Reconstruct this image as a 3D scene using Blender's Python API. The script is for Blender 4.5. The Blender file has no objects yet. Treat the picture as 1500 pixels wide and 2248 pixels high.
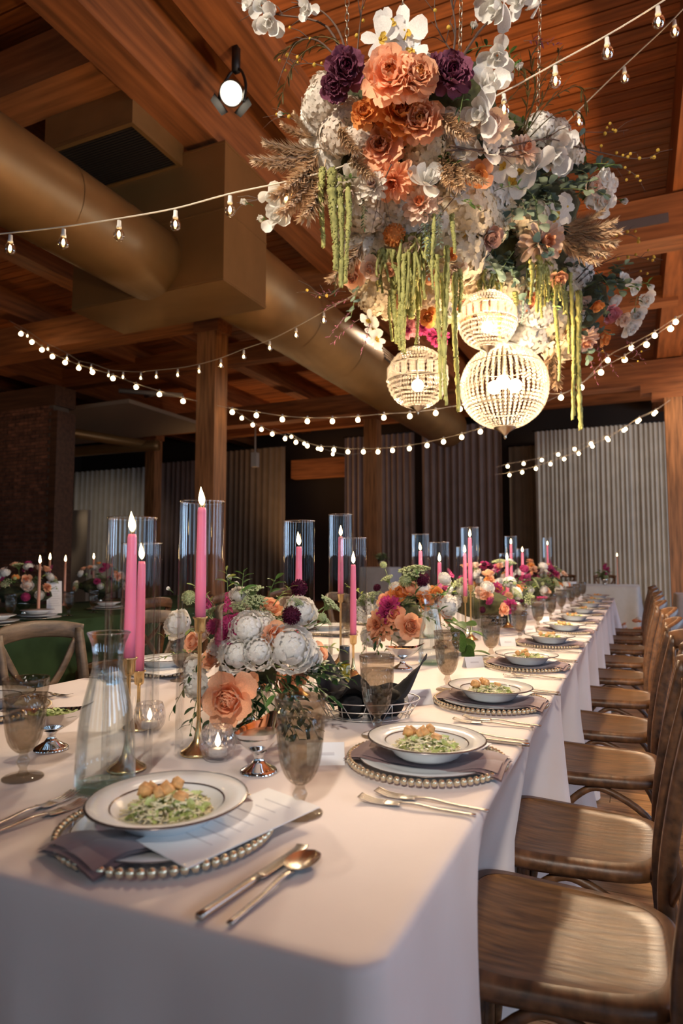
import bpy, math, random
from mathutils import Vector, Matrix, Quaternion
random.seed(7)
PI = math.pi
S = bpy.context.scene
COL = S.collection
R = math.radians

# ------------------------------------------------------------------ camera
# +Y runs along the long banquet table, +X to its chair side, metres, floor at z = 0
CAM = Vector((0.0, 0.0, 1.16)); YAW = R(24.0); PITCH = R(4.36); FPX = 1455.0
cam_d = bpy.data.cameras.new('camera'); cam = bpy.data.objects.new('camera', cam_d); COL.objects.link(cam)
cam.location = CAM; cam.rotation_euler = (PI/2 + PITCH, 0, YAW)
cam_d.sensor_fit = 'VERTICAL'; cam_d.sensor_height = 36.0; cam_d.lens = FPX/2248*36.0
cam_d.clip_start = 0.05; cam_d.clip_end = 200
cam_d.dof.use_dof = True; cam_d.dof.focus_distance = 1.95; cam_d.dof.aperture_fstop = 3.8
S.camera = cam
S.view_settings.view_transform = 'Standard'; S.view_settings.look = 'None'
S.view_settings.gamma = 1.0; S.view_settings.use_curve_mapping = False
S.view_settings.exposure = 0.0
S.cycles.use_denoising = True
S.cycles.sample_clamp_indirect = 4.0; S.cycles.sample_clamp_direct = 30.0
S.cycles.max_bounces = 10; S.cycles.transparent_max_bounces = 24
S.cycles.caustics_reflective = False; S.cycles.caustics_refractive = False
_f = Vector((-math.sin(YAW)*math.cos(PITCH), math.cos(YAW)*math.cos(PITCH), math.sin(PITCH)))
_r = Vector((math.cos(YAW), math.sin(YAW), 0)); _u = _r.cross(_f)
def ray(px, py): return _f + _r*((px-750)/FPX) + _u*((1124-py)/FPX)
def at(px, py, d): return CAM + ray(px, py)*d            # pixel and true distance -> world point
def at_z(px, py, z): w = ray(px, py); return CAM + w*((z-CAM.z)/w.z)
TOP = 0.76                                                # table top height

# ------------------------------------------------------------------ world and light
W = bpy.data.worlds.new('hall_air'); S.world = W; W.use_nodes = True
W.node_tree.nodes['Background'].inputs[0].default_value = (0.55, 0.68, 0.9, 1)
W.node_tree.nodes['Background'].inputs[1].default_value = 0.02
def light(name, kind, loc, aim=None, energy=100, color=(1,1,1), **kw):
    d = bpy.data.lights.new(name, kind); d.energy = energy; d.color = color
    for k, v in kw.items(): setattr(d, k, v)
    o = bpy.data.objects.new(name, d); COL.objects.link(o); o.location = loc
    if aim is not None: o.rotation_euler = (Vector(aim)-Vector(loc)).to_track_quat('-Z', 'Y').to_euler()
    return o
WARM = (1.0, 0.80, 0.58); TUNG = (1.0, 0.60, 0.30); DAY = (0.50, 0.72, 1.0)
RIGHT_X = 6.2; BACK_Y = -6.0; FAR_Y = 18.6; LEFT_X = -19.0
WIN_R = (-3.6, -0.6, 2.4, 5.4, 8.4, 11.4, 14.4)            # window centres in the right wall
WIN_B = (-10.6, -8.0, -5.4, -2.8, -0.2, 2.4, 5.0)               # window centres in the wall behind the camera
for y in WIN_R:
    light('daylight_window', 'AREA', (RIGHT_X-0.02, y, 2.15), (0, y, 1.2), 84, DAY, shape='RECTANGLE', size=1.3, size_y=2.6)
for x in WIN_B:
    light('daylight_window', 'AREA', (x, BACK_Y+0.02, 2.15), (x, 0, 1.6), 12, (0.46, 0.72, 1.0), shape='RECTANGLE', size=0.7, size_y=2.6)
# the stage can in view (housing below), a stand lamp, and added unseen fill spots
CAN = at(508, 205, 5.2)
light('can_and_fill_spot', 'SPOT', CAN + Vector((0.1,-0.25,-0.12)), (-0.75, 1.5, TOP), 240, WARM, spot_size=R(46), spot_blend=0.8, shadow_soft_size=0.10)
light('can_and_fill_spot', 'SPOT', (-4.6, 1.2, 4.9), (-0.8, 2.6, TOP), 200, WARM, spot_size=R(50), spot_blend=0.8, shadow_soft_size=0.10)  # added spot beyond the left edge, extra light on the table
light('can_and_fill_spot', 'SPOT', (-2.9, 9.4, 4.9), (-1.0, 4.8, TOP), 600, WARM, spot_size=R(60), spot_blend=0.8, shadow_soft_size=0.10)  # added spot without a fixture, for the far half of the table
light('can_and_fill_spot', 'SPOT', (0.5, -2.2, 3.6), (-0.85, 2.45, 0.98), 570, (1.0, 0.88, 0.76), spot_size=R(30), spot_blend=0.4, shadow_soft_size=0.12)  # unseen stand lamp behind the camera, placed to lift the white blooms
light('can_and_fill_spot', 'SPOT', (-2.2, -2.6, 4.9), (-0.80, 2.9, 2.75), 2300, (1.0, 0.86, 0.70), spot_size=R(30), spot_blend=0.7, shadow_soft_size=0.12)  # added spot behind the camera to brighten the hanging flowers
light('can_and_fill_spot', 'SPOT', (-13.2, 10.6, 4.3), (-15.6, 15.2, 1.6), 380, (1.0, 0.84, 0.66), spot_size=R(62), spot_blend=0.9, shadow_soft_size=0.12)  # added spot without a fixture, lifts the left grey curtain and partition
light('can_and_fill_spot', 'SPOT', (2.6, 12.2, 4.4), (-0.9, 16.9, 2.2), 360, (1.0, 0.88, 0.74), spot_size=R(75), spot_blend=0.9, shadow_soft_size=0.12)  # added unseen spot to brighten the pale right-hand curtain
# unseen warm fill spots added near floor level to brighten the roof
for x, y, e in ((5.6, 1.0, 1900), (5.6, 6.0, 1700), (5.4, 11.0, 1600), (-12.5, 6.0, 150), (-9.0, 15.6, 380), (-7.5, 1.0, 60)):
    light('roof_fill_spot', 'SPOT', (x, y, 0.35), (x-1.6 if x > 0 else x+1.2, y+0.4, 5.0), e, TUNG, spot_size=R(115), spot_blend=1.0, shadow_soft_size=0.7)

# ------------------------------------------------------------------ materials
MATS = {}
def newmat(name):
    m = bpy.data.materials.new(name); m.use_nodes = True; nt = m.node_tree
    MATS[name] = m
    return m, nt, nt.nodes['Principled BSDF']
def mat(name, col, rough=0.5, metal=0.0, var=0.0, scale=8.0, bump=0.0, sheen=0.0, sub=0.0, rnd=0.0, stretch=None, world=False, spec=0.5, coat=0.0, col2=None):
    m, nt, b = newmat(name); N, L = nt.nodes, nt.links
    b.inputs['Base Color'].default_value = (*col, 1); b.inputs['Roughness'].default_value = rough
    b.inputs['Metallic'].default_value = metal; b.inputs['Specular IOR Level'].default_value = spec
    if sheen: b.inputs['Sheen Weight'].default_value = sheen
    if coat: b.inputs['Coat Weight'].default_value = coat; b.inputs['Coat Roughness'].default_value = 0.15
    if sub:
        b.inputs['Subsurface Weight'].default_value = sub; b.inputs['Subsurface Radius'].default_value = (0.02, 0.01, 0.006)
    if var or bump:
        if world: src = N.new('ShaderNodeNewGeometry').outputs['Position']
        else: src = N.new('ShaderNodeTexCoord').outputs['Object']
        mp = N.new('ShaderNodeMapping'); L.new(src, mp.inputs[0])
        if stretch: mp.inputs['Scale'].default_value = stretch
        nz = N.new('ShaderNodeTexNoise'); nz.inputs['Scale'].default_value = scale; nz.inputs['Detail'].default_value = 5
        L.new(mp.outputs[0], nz.inputs[0])
    last = None
    if var:
        mr = N.new('ShaderNodeValToRGB'); L.new(nz.outputs['Fac'], mr.inputs[0])
        c2 = col2 or tuple(min(1, c*(1+var)) for c in col); c1 = tuple(c*(1-var) for c in col)
        mr.color_ramp.elements[0].position = 0.3; mr.color_ramp.elements[1].position = 0.7
        mr.color_ramp.elements[0].color = (*c1, 1); mr.color_ramp.elements[1].color = (*c2, 1)
        last = mr.outputs[0]
    if rnd:
        oi = N.new('ShaderNodeObjectInfo'); hs = N.new('ShaderNodeHueSaturation')
        ma = N.new('ShaderNodeMapRange'); L.new(oi.outputs['Random'], ma.inputs[0]); ma.inputs[3].default_value = 1-rnd; ma.inputs[4].default_value = 1+rnd
        L.new(ma.outputs[0], hs.inputs['Value'])
        if last: L.new(last, hs.inputs['Color'])
        else: hs.inputs['Color'].default_value = (*col, 1)
        last = hs.outputs[0]
    if last: L.new(last, b.inputs['Base Color'])
    if bump:
        bp = N.new('ShaderNodeBump'); bp.inputs['Strength'].default_value = bump; bp.inputs['Distance'].default_value = 0.01
        L.new(nz.outputs['Fac'], bp.inputs['Height']); L.new(bp.outputs[0], b.inputs['Normal'])
    return m
def emit(name, col, strength):
    m = bpy.data.materials.new(name); m.use_nodes = True; nt = m.node_tree; nt.nodes.clear(); MATS[name] = m
    e = nt.nodes.new('ShaderNodeEmission'); e.inputs[0].default_value = (*col, 1); e.inputs[1].default_value = strength
    o = nt.nodes.new('ShaderNodeOutputMaterial'); nt.links.new(e.outputs[0], o.inputs[0]); return m
def glass(name, tint, ior=1.45, rough=0.02, bump=0.0, scale=60.0, voronoi=False, refl=1.0, cap=0.22):
    m = bpy.data.materials.new(name); m.use_nodes = True; nt = m.node_tree; N, L = nt.nodes, nt.links; N.clear(); MATS[name] = m
    t = N.new('ShaderNodeBsdfTransparent'); t.inputs[0].default_value = (*tint, 1)
    g = N.new('ShaderNodeBsdfGlossy'); g.inputs['Roughness'].default_value = rough; g.inputs['Color'].default_value = (refl, refl, refl, 1)
    f = N.new('ShaderNodeFresnel'); f.inputs[0].default_value = ior
    cp = N.new('ShaderNodeMath'); cp.operation = 'MINIMUM'; cp.inputs[1].default_value = cap; L.new(f.outputs[0], cp.inputs[0])
    mx = N.new('ShaderNodeMixShader'); o = N.new('ShaderNodeOutputMaterial')
    if bump:
        tc = N.new('ShaderNodeTexCoord'); nz = N.new('ShaderNodeTexVoronoi' if voronoi else 'ShaderNodeTexNoise'); nz.inputs['Scale'].default_value = scale
        L.new(tc.outputs['Object'], nz.inputs[0]); bp = N.new('ShaderNodeBump'); bp.inputs['Strength'].default_value = bump; bp.inputs['Distance'].default_value = 0.004
        L.new(nz.outputs[0], bp.inputs['Height']); L.new(bp.outputs[0], g.inputs['Normal']); L.new(bp.outputs[0], f.inputs['Normal'])
    L.new(cp.outputs[0], mx.inputs[0]); L.new(t.outputs[0], mx.inputs[1]); L.new(g.outputs[0], mx.inputs[2]); L.new(mx.outputs[0], o.inputs[0]); return m

mat('deck', (0.34, 0.105, 0.027), 0.45, var=0.45, scale=5, stretch=(0.35, 5, 1), world=True, rnd=0.25, bump=0.1)
mat('beam', (0.28, 0.092, 0.026), 0.55, var=0.45, scale=4, stretch=(4, 0.3, 4), world=True, bump=0.15)
mat('darkwood', (0.10, 0.042, 0.018), 0.6, var=0.4, scale=4, stretch=(0.3, 4, 4), world=True, bump=0.15)
mat('crossbeam', (0.30, 0.105, 0.032), 0.55, var=0.45, scale=4, stretch=(0.3, 4, 4), world=True, bump=0.15)
mat('post', (0.33, 0.14, 0.05), 0.55, var=0.5, scale=5, stretch=(5, 5, 0.35), world=True, bump=0.2)
mat('floorboard', (0.42, 0.235, 0.10), 0.35, var=0.5, scale=5, stretch=(0.5, 7, 1), world=True, rnd=0.4, bump=0.08)
mat('brick', (0.17, 0.068, 0.036), 0.9, var=0.5, scale=9, world=True, rnd=0.35, bump=0.4)
mat('mortar', (0.15, 0.11, 0.08), 0.95, var=0.2, bump=0.2)
mat('plaster', (0.32, 0.24, 0.16), 0.9, var=0.15, scale=2)
mat('darkwall', (0.055, 0.036, 0.026), 0.9, var=0.2, scale=2)
mat('paneltan', (0.42, 0.34, 0.25), 0.9)
mat('duct', (0.31, 0.165, 0.055), 0.42, 0.55, var=0.12, scale=3, bump=0.05)
mat('grille', (0.035, 0.026, 0.02), 0.7)
mat('curtain_grey', (0.52, 0.48, 0.42), 0.85, sheen=0.3, var=0.08, scale=3)
mat('curtain_mauve', (0.26, 0.18, 0.15), 0.85, sheen=0.3, var=0.1, scale=3)
mat('curtain_brown', (0.20, 0.14, 0.09), 0.85, sheen=0.3, var=0.1, scale=3)
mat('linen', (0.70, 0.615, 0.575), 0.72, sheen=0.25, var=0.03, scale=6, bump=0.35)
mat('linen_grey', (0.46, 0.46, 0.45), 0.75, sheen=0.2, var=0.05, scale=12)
mat('velvet_green', (0.030, 0.062, 0.028), 0.9, var=0.35, scale=4, spec=0.15)
mat('napkin_mauve', (0.165, 0.078, 0.074), 0.75, sheen=0.4, var=0.12, scale=30, bump=0.1)
mat('napkin_black', (0.009, 0.009, 0.011), 0.9, var=0.2, scale=20)
mat('chairwood', (0.105, 0.047, 0.019), 0.42, var=0.55, scale=7, stretch=(1, 6, 6), bump=0.15, rnd=0.12)
mat('chairseat', (0.135, 0.066, 0.024), 0.40, var=0.5, scale=11, stretch=(7, 1, 3), bump=0.16, rnd=0.12)
mat('chairgrey', (0.115, 0.078, 0.048), 0.5, var=0.5, scale=9, stretch=(1, 5, 5), bump=0.2, rnd=0.1)
mat('porcelain', (0.78, 0.80, 0.80), 0.09, coat=0.3)
mat('rimline', (0.16, 0.13, 0.12), 0.25, 0.6)
mat('gold', (0.78, 0.56, 0.27), 0.22, 1.0)
mat('pearlgold', (0.80, 0.70, 0.50), 0.20, 0.85)
mat('champagne', (0.66, 0.60, 0.53), 0.25, 1.0)
mat('chrome', (0.80, 0.80, 0.80), 0.06, 1.0)
mat('silverbowl', (0.62, 0.57, 0.49), 0.22, 1.0)
mat('brassaged', (0.62, 0.55, 0.42), 0.28, 1.0)
mat('paper', (0.80, 0.79, 0.78), 0.8)
mat('inktext', (0.62, 0.60, 0.60), 0.9)
mat('candlepink', (0.88, 0.20, 0.32), 0.45, sub=0.25, spec=0.4)
mat('candletan', (0.62, 0.30, 0.20), 0.45)
mat('wick', (0.02, 0.015, 0.01), 0.9)
mat('wax', (0.8, 0.76, 0.68), 0.5)
mat('blackmetal', (0.014, 0.013, 0.013), 0.45, 0.3)
mat('blackcap', (0.02, 0.019, 0.02), 0.35)
mat('wirewhite', (0.75, 0.72, 0.68), 0.3, 0.7)
mat('socketwhite', (0.72, 0.69, 0.62), 0.5)
mat('cablewhite', (0.62, 0.54, 0.42), 0.6)
mat('oil', (0.17, 0.15, 0.008), 0.12, coat=0.5)
mat('lettuce', (0.50, 0.58, 0.22), 0.5, var=0.35, scale=40)
mat('cheese', (0.78, 0.72, 0.48), 0.5)
mat('crouton', (0.62, 0.34, 0.13), 0.7, var=0.4, scale=60, bump=0.3)
mat('herbs', (0.20, 0.27, 0.05), 0.6, var=0.5, scale=80, bump=0.5)
mat('plug', (0.55, 0.48, 0.40), 0.5)
mat('steelplate', (0.20, 0.18, 0.18), 0.5, 0.6)
glass('cylinderglass', (0.985, 0.99, 0.99), 1.42, cap=0.34, refl=0.75)
glass('clearglass', (0.94, 0.965, 0.965), 1.5, bump=0.06, scale=30, cap=0.6)
glass('water', (0.95, 0.97, 0.975), 1.33, bump=0.08, scale=20)
glass('smokeglass', (0.69, 0.645, 0.585), 1.5, 0.08, bump=0.9, scale=70, voronoi=True)
glass('smokeplain', (0.80, 0.77, 0.72), 1.5, 0.04)
glass('cutglass', (0.93, 0.93, 0.95), 1.75, 0.06, bump=1.0, scale=75, voronoi=True, cap=0.4)
glass('crystal', (0.97, 0.95, 0.92), 2.0, 0.05, cap=0.4)
cm = MATS['crystal'].node_tree; tl = cm.nodes.new('ShaderNodeBsdfTranslucent'); tl.inputs[0].default_value = (1.0, 0.93, 0.82, 1); m2 = cm.nodes.new('ShaderNodeMixShader'); m2.inputs[0].default_value = 0.06
_om = [n for n in cm.nodes if n.type == 'OUTPUT_MATERIAL'][0]; _src = _om.inputs[0].links[0].from_socket; cm.links.new(_src, m2.inputs[1]); cm.links.new(tl.outputs[0], m2.inputs[2]); cm.links.new(m2.outputs[0], _om.inputs[0])
glass('bulbglass', (0.93, 0.88, 0.78), 1.5, cap=0.6)
glass('chargerglass', (0.985, 0.98, 0.97), 1.4, cap=0.10)
glass('greenglass', (0.75, 0.86, 0.78), 1.45, bump=0.3, scale=50)
emit('flame', (1.0, 0.66, 0.28), 26)
emit('filament', (1.0, 0.66, 0.30), 60)
emit('fairy', (1.0, 0.70, 0.36), 24)
emit('chandelier_bulb', (1.0, 0.72, 0.45), 1250)
emit('votive', (1.0, 0.72, 0.42), 14)
emit('canlens', (1.0, 0.86, 0.66), 14)
emit('daypane', (0.45, 0.68, 1.0), 0.12)
def petalmat(name, col, var=0.10, trans=0.34, rough=0.7, rnd=0.1, scale=20):
    m = mat(name, col, rough, var=var, scale=scale, rnd=rnd, spec=0.2)
    nt = m.node_tree; b = nt.nodes['Principled BSDF']
    tr = nt.nodes.new('ShaderNodeBsdfTranslucent'); mx = nt.nodes.new('ShaderNodeMixShader'); mx.inputs[0].default_value = trans
    src = b.inputs['Base Color'].links[0].from_socket; nt.links.new(src, tr.inputs[0])
    nt.links.new(b.outputs[0], mx.inputs[1]); nt.links.new(tr.outputs[0], mx.inputs[2])
    nt.links.new(mx.outputs[0], nt.nodes['Material Output'].inputs[0]); return m
for n, c in dict(p_white=(0.86,0.84,0.79), p_cream=(0.86,0.75,0.55), p_ivory=(0.82,0.75,0.65), p_blush=(0.86,0.66,0.53), p_peach=(0.90,0.50,0.30),
                 p_orange=(0.80,0.34,0.10), p_rust=(0.52,0.13,0.035), p_coral=(0.74,0.30,0.15), p_magenta=(0.50,0.06,0.20), p_pink=(0.72,0.30,0.34),
                 p_purple=(0.23,0.075,0.125), p_plum=(0.075,0.008,0.028), p_mauve=(0.55,0.34,0.28), p_taupe=(0.72,0.63,0.53), p_yellow=(0.62,0.42,0.07)).items():
    petalmat(n, c)
petalmat('g_eucalyptus', (0.085, 0.130, 0.108), 0.25, 0.1, 0.6, 0.3)
petalmat('g_teal', (0.14, 0.21, 0.20), 0.25, 0.1, 0.6, 0.2)
petalmat('g_dark', (0.025, 0.065, 0.020), 0.3, 0.12, 0.42, 0.3)
petalmat('g_mid', (0.075, 0.155, 0.035), 0.3, 0.2, 0.5, 0.3)
petalmat('g_lime', (0.33, 0.40, 0.11), 0.3, 0.25, 0.6, 0.2)
petalmat('g_amaranth', (0.42, 0.41, 0.14), 0.3, 0.25, 0.7, 0.2)
petalmat('g_bronze', (0.10, 0.075, 0.025), 0.3, 0.1, 0.6, 0.2)
petalmat('g_umbel', (0.50, 0.56, 0.30), 0.2, 0.25, 0.7, 0.2)
mat('twig', (0.075, 0.042, 0.028), 0.8, var=0.3)
mat('stemgreen', (0.16, 0.23, 0.07), 0.6)
petalmat('pampas', (0.68, 0.51, 0.34), 0.2, 0.2, 0.9, 0.15)
mat('moss', (0.05, 0.055, 0.02), 0.95, var=0.5, scale=30, bump=0.6)

# ------------------------------------------------------------------ mesh building
class MB:
    def __init__(self): self.v = []; self.f = []; self.mi = []
    def add(self, vs, fs, mi=0):
        b = len(self.v); self.v += [tuple(p) for p in vs]; self.f += [tuple(i+b for i in f) for f in fs]; self.mi += [mi]*len(fs); return self
    def box(self, c, s, mi=0, rot=None):
        x, y, z = (k/2 for k in s); vs = [Vector((i*x, j*y, k*z)) for i in (-1,1) for j in (-1,1) for k in (-1,1)]
        if rot is not None: vs = [rot @ p for p in vs]
        return self.add([p+Vector(c) for p in vs], [(0,1,3,2),(4,6,7,5),(0,4,5,1),(2,3,7,6),(0,2,6,4),(1,5,7,3)], mi)
    def lathe(self, prof, n=32, c=(0,0,0), mi=0, fn=None, cap=False):
        vs = []; fs = []
        for j, (r, z) in enumerate(prof):
            for i in range(n):
                a = 2*PI*i/n; q = r*(fn(a, j/(len(prof)-1)) if fn else 1)
                vs.append((c[0]+q*math.cos(a), c[1]+q*math.sin(a), c[2]+z))
        for j in range(len(prof)-1):
            for i in range(n):
                k = (i+1) % n; fs.append((j*n+i, j*n+k, (j+1)*n+k, (j+1)*n+i))
        if cap:
            fs.append(tuple(range(n))[::-1]); fs.append(tuple((len(prof)-1)*n+i for i in range(n)))
        return self.add(vs, fs, mi)
    def tube(self, pts, rad, n=6, mi=0, cap=True, flat=1.0, jit=0.0):
        pts = [Vector(p) for p in pts]; m = len(pts)
        if not isinstance(rad, (list, tuple)): rad = [rad]*m
        vs = []; fs = []; t = (pts[1]-pts[0]).normalized()
        up = Vector((0,0,1)) if abs(t.z) < 0.9 else Vector((1,0,0))
        for j, p in enumerate(pts):
            t = ((pts[min(j+1,m-1)]-pts[max(j-1,0)])).normalized()
            a = t.cross(up); a = a.normalized() if a.length > 1e-6 else Vector((1,0,0)); b = a.cross(t).normalized(); up = b
            for i in range(n):
                g = 2*PI*i/n; q = rad[j]*(1+jit*(random.random()-.5)*2) if jit else rad[j]
                vs.append(p + a*(q*math.cos(g)) + b*(q*flat*math.sin(g)))
        for j in range(m-1):
            for i in range(n):
                k = (i+1) % n; fs.append((j*n+i, j*n+k, (j+1)*n+k, (j+1)*n+i))
        if cap: fs.append(tuple(range(n))[::-1]); fs.append(tuple((m-1)*n+i for i in range(n)))
        return self.add(vs, fs, mi)
    def ball(self, c, r, n=10, m=7, mi=0, jit=0.0, sc=(1,1,1)):
        vs = [(c[0], c[1], c[2]-r*sc[2])]; fs = []
        for j in range(1, m):
            for i in range(n):
                a = 2*PI*i/n; b = PI*j/m; q = r*(1+jit*(random.random()-.5)*2) if jit else r
                vs.append((c[0]+q*sc[0]*math.sin(b)*math.cos(a), c[1]+q*sc[1]*math.sin(b)*math.sin(a), c[2]-q*sc[2]*math.cos(b)))
        vs.append((c[0], c[1], c[2]+r*sc[2])); e = len(vs)-1
        for i in range(n):
            k = (i+1) % n; fs.append((0, 1+k, 1+i)); fs.append((e, e-n+i, e-n+k))
        for j in range(m-2):
            for i in range(n):
                k = (i+1) % n; fs.append((1+j*n+i, 1+j*n+k, 1+(j+1)*n+k, 1+(j+1)*n+i))
        return self.add(vs, fs, mi)
    def grid(self, fn, nu, nv, mi=0):
        vs = [fn(i/nu, j/nv) for j in range(nv+1) for i in range(nu+1)]; w = nu+1
        return self.add(vs, [(j*w+i, j*w+i+1, (j+1)*w+i+1, (j+1)*w+i) for j in range(nv) for i in range(nu)], mi)
    def petal(self, L, Wd, a0, a1, az=0, r0=0.0, z0=0.0, cup=0.3, ruf=0.0, mi=0, nu=3, nv=4, tip=0.0, M=None):
        # a petal that leaves the axis at r0,z0; a0/a1: elevation at base and tip (degrees)
        ca, sa = math.cos(az), math.sin(az); ph = random.random()*6; rows = []
        r, z = r0, z0
        for j in range(nv+1):
            u = j/nv; a = R(a0+(a1-a0)*u)
            if j: r += L/nv*math.cos(a); z += L/nv*math.sin(a)
            w = Wd*((u+.05)/1.05)**.55*math.sqrt(max(0, 1-(u*.97)**5))*(1-tip*u**2)*1.12
            for i in range(nu+1):
                v = 2*i/nu-1; lift = cup*w*v*v + ruf*math.sin(v*5+ph+u*3)*u*u
                rr = r - lift*math.sin(a); zz = z + lift*math.cos(a); tt = w*v
                rows.append(Vector((rr*ca-tt*sa, rr*sa+tt*ca, zz)))
        if M is not None: rows = [M @ p for p in rows]
        w = nu+1
        return self.add(rows, [(j*w+i, j*w+i+1, (j+1)*w+i+1, (j+1)*w+i) for j in range(nv) for i in range(nu)], mi)
    def mesh(self, name, mats, smooth=True):
        me = bpy.data.meshes.new(name); me.from_pydata(self.v, [], self.f)
        if isinstance(mats, str): mats = [mats]
        for k in mats: me.materials.append(MATS[k])
        if len(mats) > 1: me.polygons.foreach_set('material_index', self.mi)
        if smooth: me.polygons.foreach_set('use_smooth', [True]*len(self.f))
        me.update(); return me

def obj(name, me, parent=None, loc=(0,0,0), rot=(0,0,0), scale=None):
    o = bpy.data.objects.new(name, me); COL.objects.link(o); o.parent = parent; o.location = loc
    if isinstance(rot, Quaternion): o.rotation_mode = 'QUATERNION'; o.rotation_quaternion = rot
    else: o.rotation_euler = rot
    if scale is not None: o.scale = (scale,)*3 if isinstance(scale, (int, float)) else scale
    return o
def tag(o, label, cat, group=None, kind=None):
    if label: o['label'] = label
    if cat: o['category'] = cat
    if group: o['group'] = group
    if kind: o['kind'] = kind
    return o
def thing(name, label, cat, loc=(0,0,0), rz=0, group=None):
    return tag(obj(name, None, None, loc, (0,0,rz)), label, cat, group)
def struct(o, label=None):
    o['kind'] = 'structure'
    if label: o['label'] = label
    return o
def clone(src, parent=None, loc=None, rz=None):
    c = src.copy(); COL.objects.link(c); c.parent = parent
    if loc is not None: c.location = loc
    if rz is not None: c.rotation_euler = (0, 0, rz)
    for ch in list(src.children): clone(ch, c)
    return c
def face_to(v): return Vector(v).normalized().to_track_quat('Z', 'Y')
UNIT = {}
def unit_box(m):
    if m not in UNIT: UNIT[m] = MB().box((0,0,0), (1,1,1)).mesh('block_'+m, m, False)
    return UNIT[m]
def block(name, m, x0, x1, y0, y1, z0, z1, parent=None):
    return obj(name, unit_box(m), parent, ((x0+x1)/2, (y0+y1)/2, (z0+z1)/2), (0,0,0), (x1-x0, y1-y0, z1-z0))
def solid(name, m, x0, x1, y0, y1, z0, z1):
    return obj(name, MB().box(((x0+x1)/2, (y0+y1)/2, (z0+z1)/2), (x1-x0, y1-y0, z1-z0)).mesh(name, m, False))
ORD = ['first','second','third','fourth','fifth','sixth','seventh','eighth','ninth','tenth','eleventh','twelfth','thirteenth','fourteenth','fifteenth','sixteenth']
def smooth_pts(ctrl, n=8):
    P = [Vector(p) for p in ctrl]; out = []
    for i in range(len(P)-1):
        a = P[max(i-1,0)]; b = P[i]; c = P[i+1]; d = P[min(i+2,len(P)-1)]
        for k in range(n):
            t = k/n; out.append(0.5*((2*b)+(c-a)*t+(2*a-5*b+4*c-d)*t*t+(3*b-a-3*c+d)*t**3))
    out.append(P[-1]); return out

# ------------------------------------------------------------------ the hall
CEIL = 5.6
floor = struct(solid('floor', 'darkwall', LEFT_X, RIGHT_X, BACK_Y, FAR_Y, -0.10, -0.025), 'pale wooden plank floor of the hall')
y = -0.6; k = 0
while y < 10.2:                                            # boards run across the hall; the ones in view are laid one by one
    wdt = 0.085 + 0.02*random.random()
    x = -3.0 - random.random()*1.2
    while x < 4.2:
        ln = 1.1+random.random()*1.6
        if x+ln > -0.75:
            block('floor_plank', 'floorboard', x+0.0015, x+ln-0.0015, y+0.0015, y+wdt-0.0015, -0.03, 0.0 - 0.0015*random.random(), floor)
        x += ln
    y += wdt
rest = MB()
for (x0, x1, y0, y1) in ((LEFT_X, -1.0, -5.9, 18.5), (-1.0, 4.0, 10.2, 18.5), (4.0, RIGHT_X, -5.9, 18.5), (-1.0, 4.0, -5.9, -0.6)):
    yy = y0
    while yy < y1:
        rest.box(((x0+x1)/2, min(yy+0.06, y1), -0.016), (x1-x0, 0.117, 0.028)); yy += 0.12
o = obj('far_floor_planks', rest.mesh('far_floor_planks', 'floorboard', False), floor); o['kind'] = 'stuff'

ceiling = struct(solid('ceiling', 'darkwall', LEFT_X, RIGHT_X, BACK_Y, FAR_Y, CEIL+0.05, CEIL+0.15), 'orange-brown timber plank roof deck with heavy beams')
y = BACK_Y + 6.2
while y < 18.4:                                            # deck planks across the hall
    cuts = [LEFT_X, -11.4+random.random(), -5.3+random.random()*0.6, -1.5+random.random(), RIGHT_X] if y < 9 else [LEFT_X, -5.3, RIGHT_X]
    for a, b in zip(cuts, cuts[1:]):
        block('ceiling_plank', 'deck', a+0.002, b-0.002, y+0.008, y+0.142, CEIL-random.random()*0.006, CEIL+0.05, ceiling)
    y += 0.15
for j, (n0, n1, z0, z1) in enumerate(((-3.52, -3.20, 4.79, CEIL), (-2.98, -2.62, 5.26, CEIL), (0.45, 0.85, 4.95, CEIL), (-5.48, -5.12, 4.92, CEIL),
                                      (-7.6, -7.3, 5.2, CEIL), (-9.5, -9.2, 5.2, CEIL), (-11.6, -11.2, 4.92, CEIL), (-13.8, -13.5, 5.2, CEIL), (3.0, 3.3, 5.2, CEIL), (-15.9, -15.6, 5.2, CEIL))):
    block('ceiling_beam', 'beam', n0, n1, -5.8, 18.3, z0, z1, ceiling)
block('ceiling_beam', 'crossbeam', LEFT_X+0.1, -3.52, 3.52, 3.86, 4.9, 5.30, ceiling)
for t in (7.5, 13.6):
    block('cross_beam', 'crossbeam', LEFT_X+0.1, RIGHT_X-0.1, t-0.19, t+0.19, 4.47, 4.92, ceiling)
    block('cross_beam', 'crossbeam', -11.4, 0.65, t+2.85, t+3.10, 4.9, 5.30, ceiling)
block('beam_plate', 'steelplate', -0.35, 0.40, 7.30, 7.312, 4.62, 4.72, ceiling)
for i, (n, t, lab) in enumerate(((-5.3, 7.5, 'tall square timber post in the middle left, before the curtains'), (-5.3, 13.6, 'farther orange timber post behind the candles, between curtain panels'),
                                 (0.70, 13.6, 'timber post at the right picture edge beside the pale curtain'), (-11.4, 13.6, 'dim timber post at far left between two curtains'))):
    p = struct(obj('timber_post', None, None, (n, t, 0)), lab); p['category'] = 'post'
    block('shaft', 'post', -0.15, 0.15, -0.15, 0.15, 0, 4.32, p)
    block('capital', 'crossbeam', *((-0.55, 0.55) if n > 0 else (-0.2, 0.2)), -0.17, 0.17, 4.32, 4.47, p)
    if n > 0: block('bracket', 'crossbeam', -0.36, 0.36, -0.16, 0.16, 4.20, 4.32, p)
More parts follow.
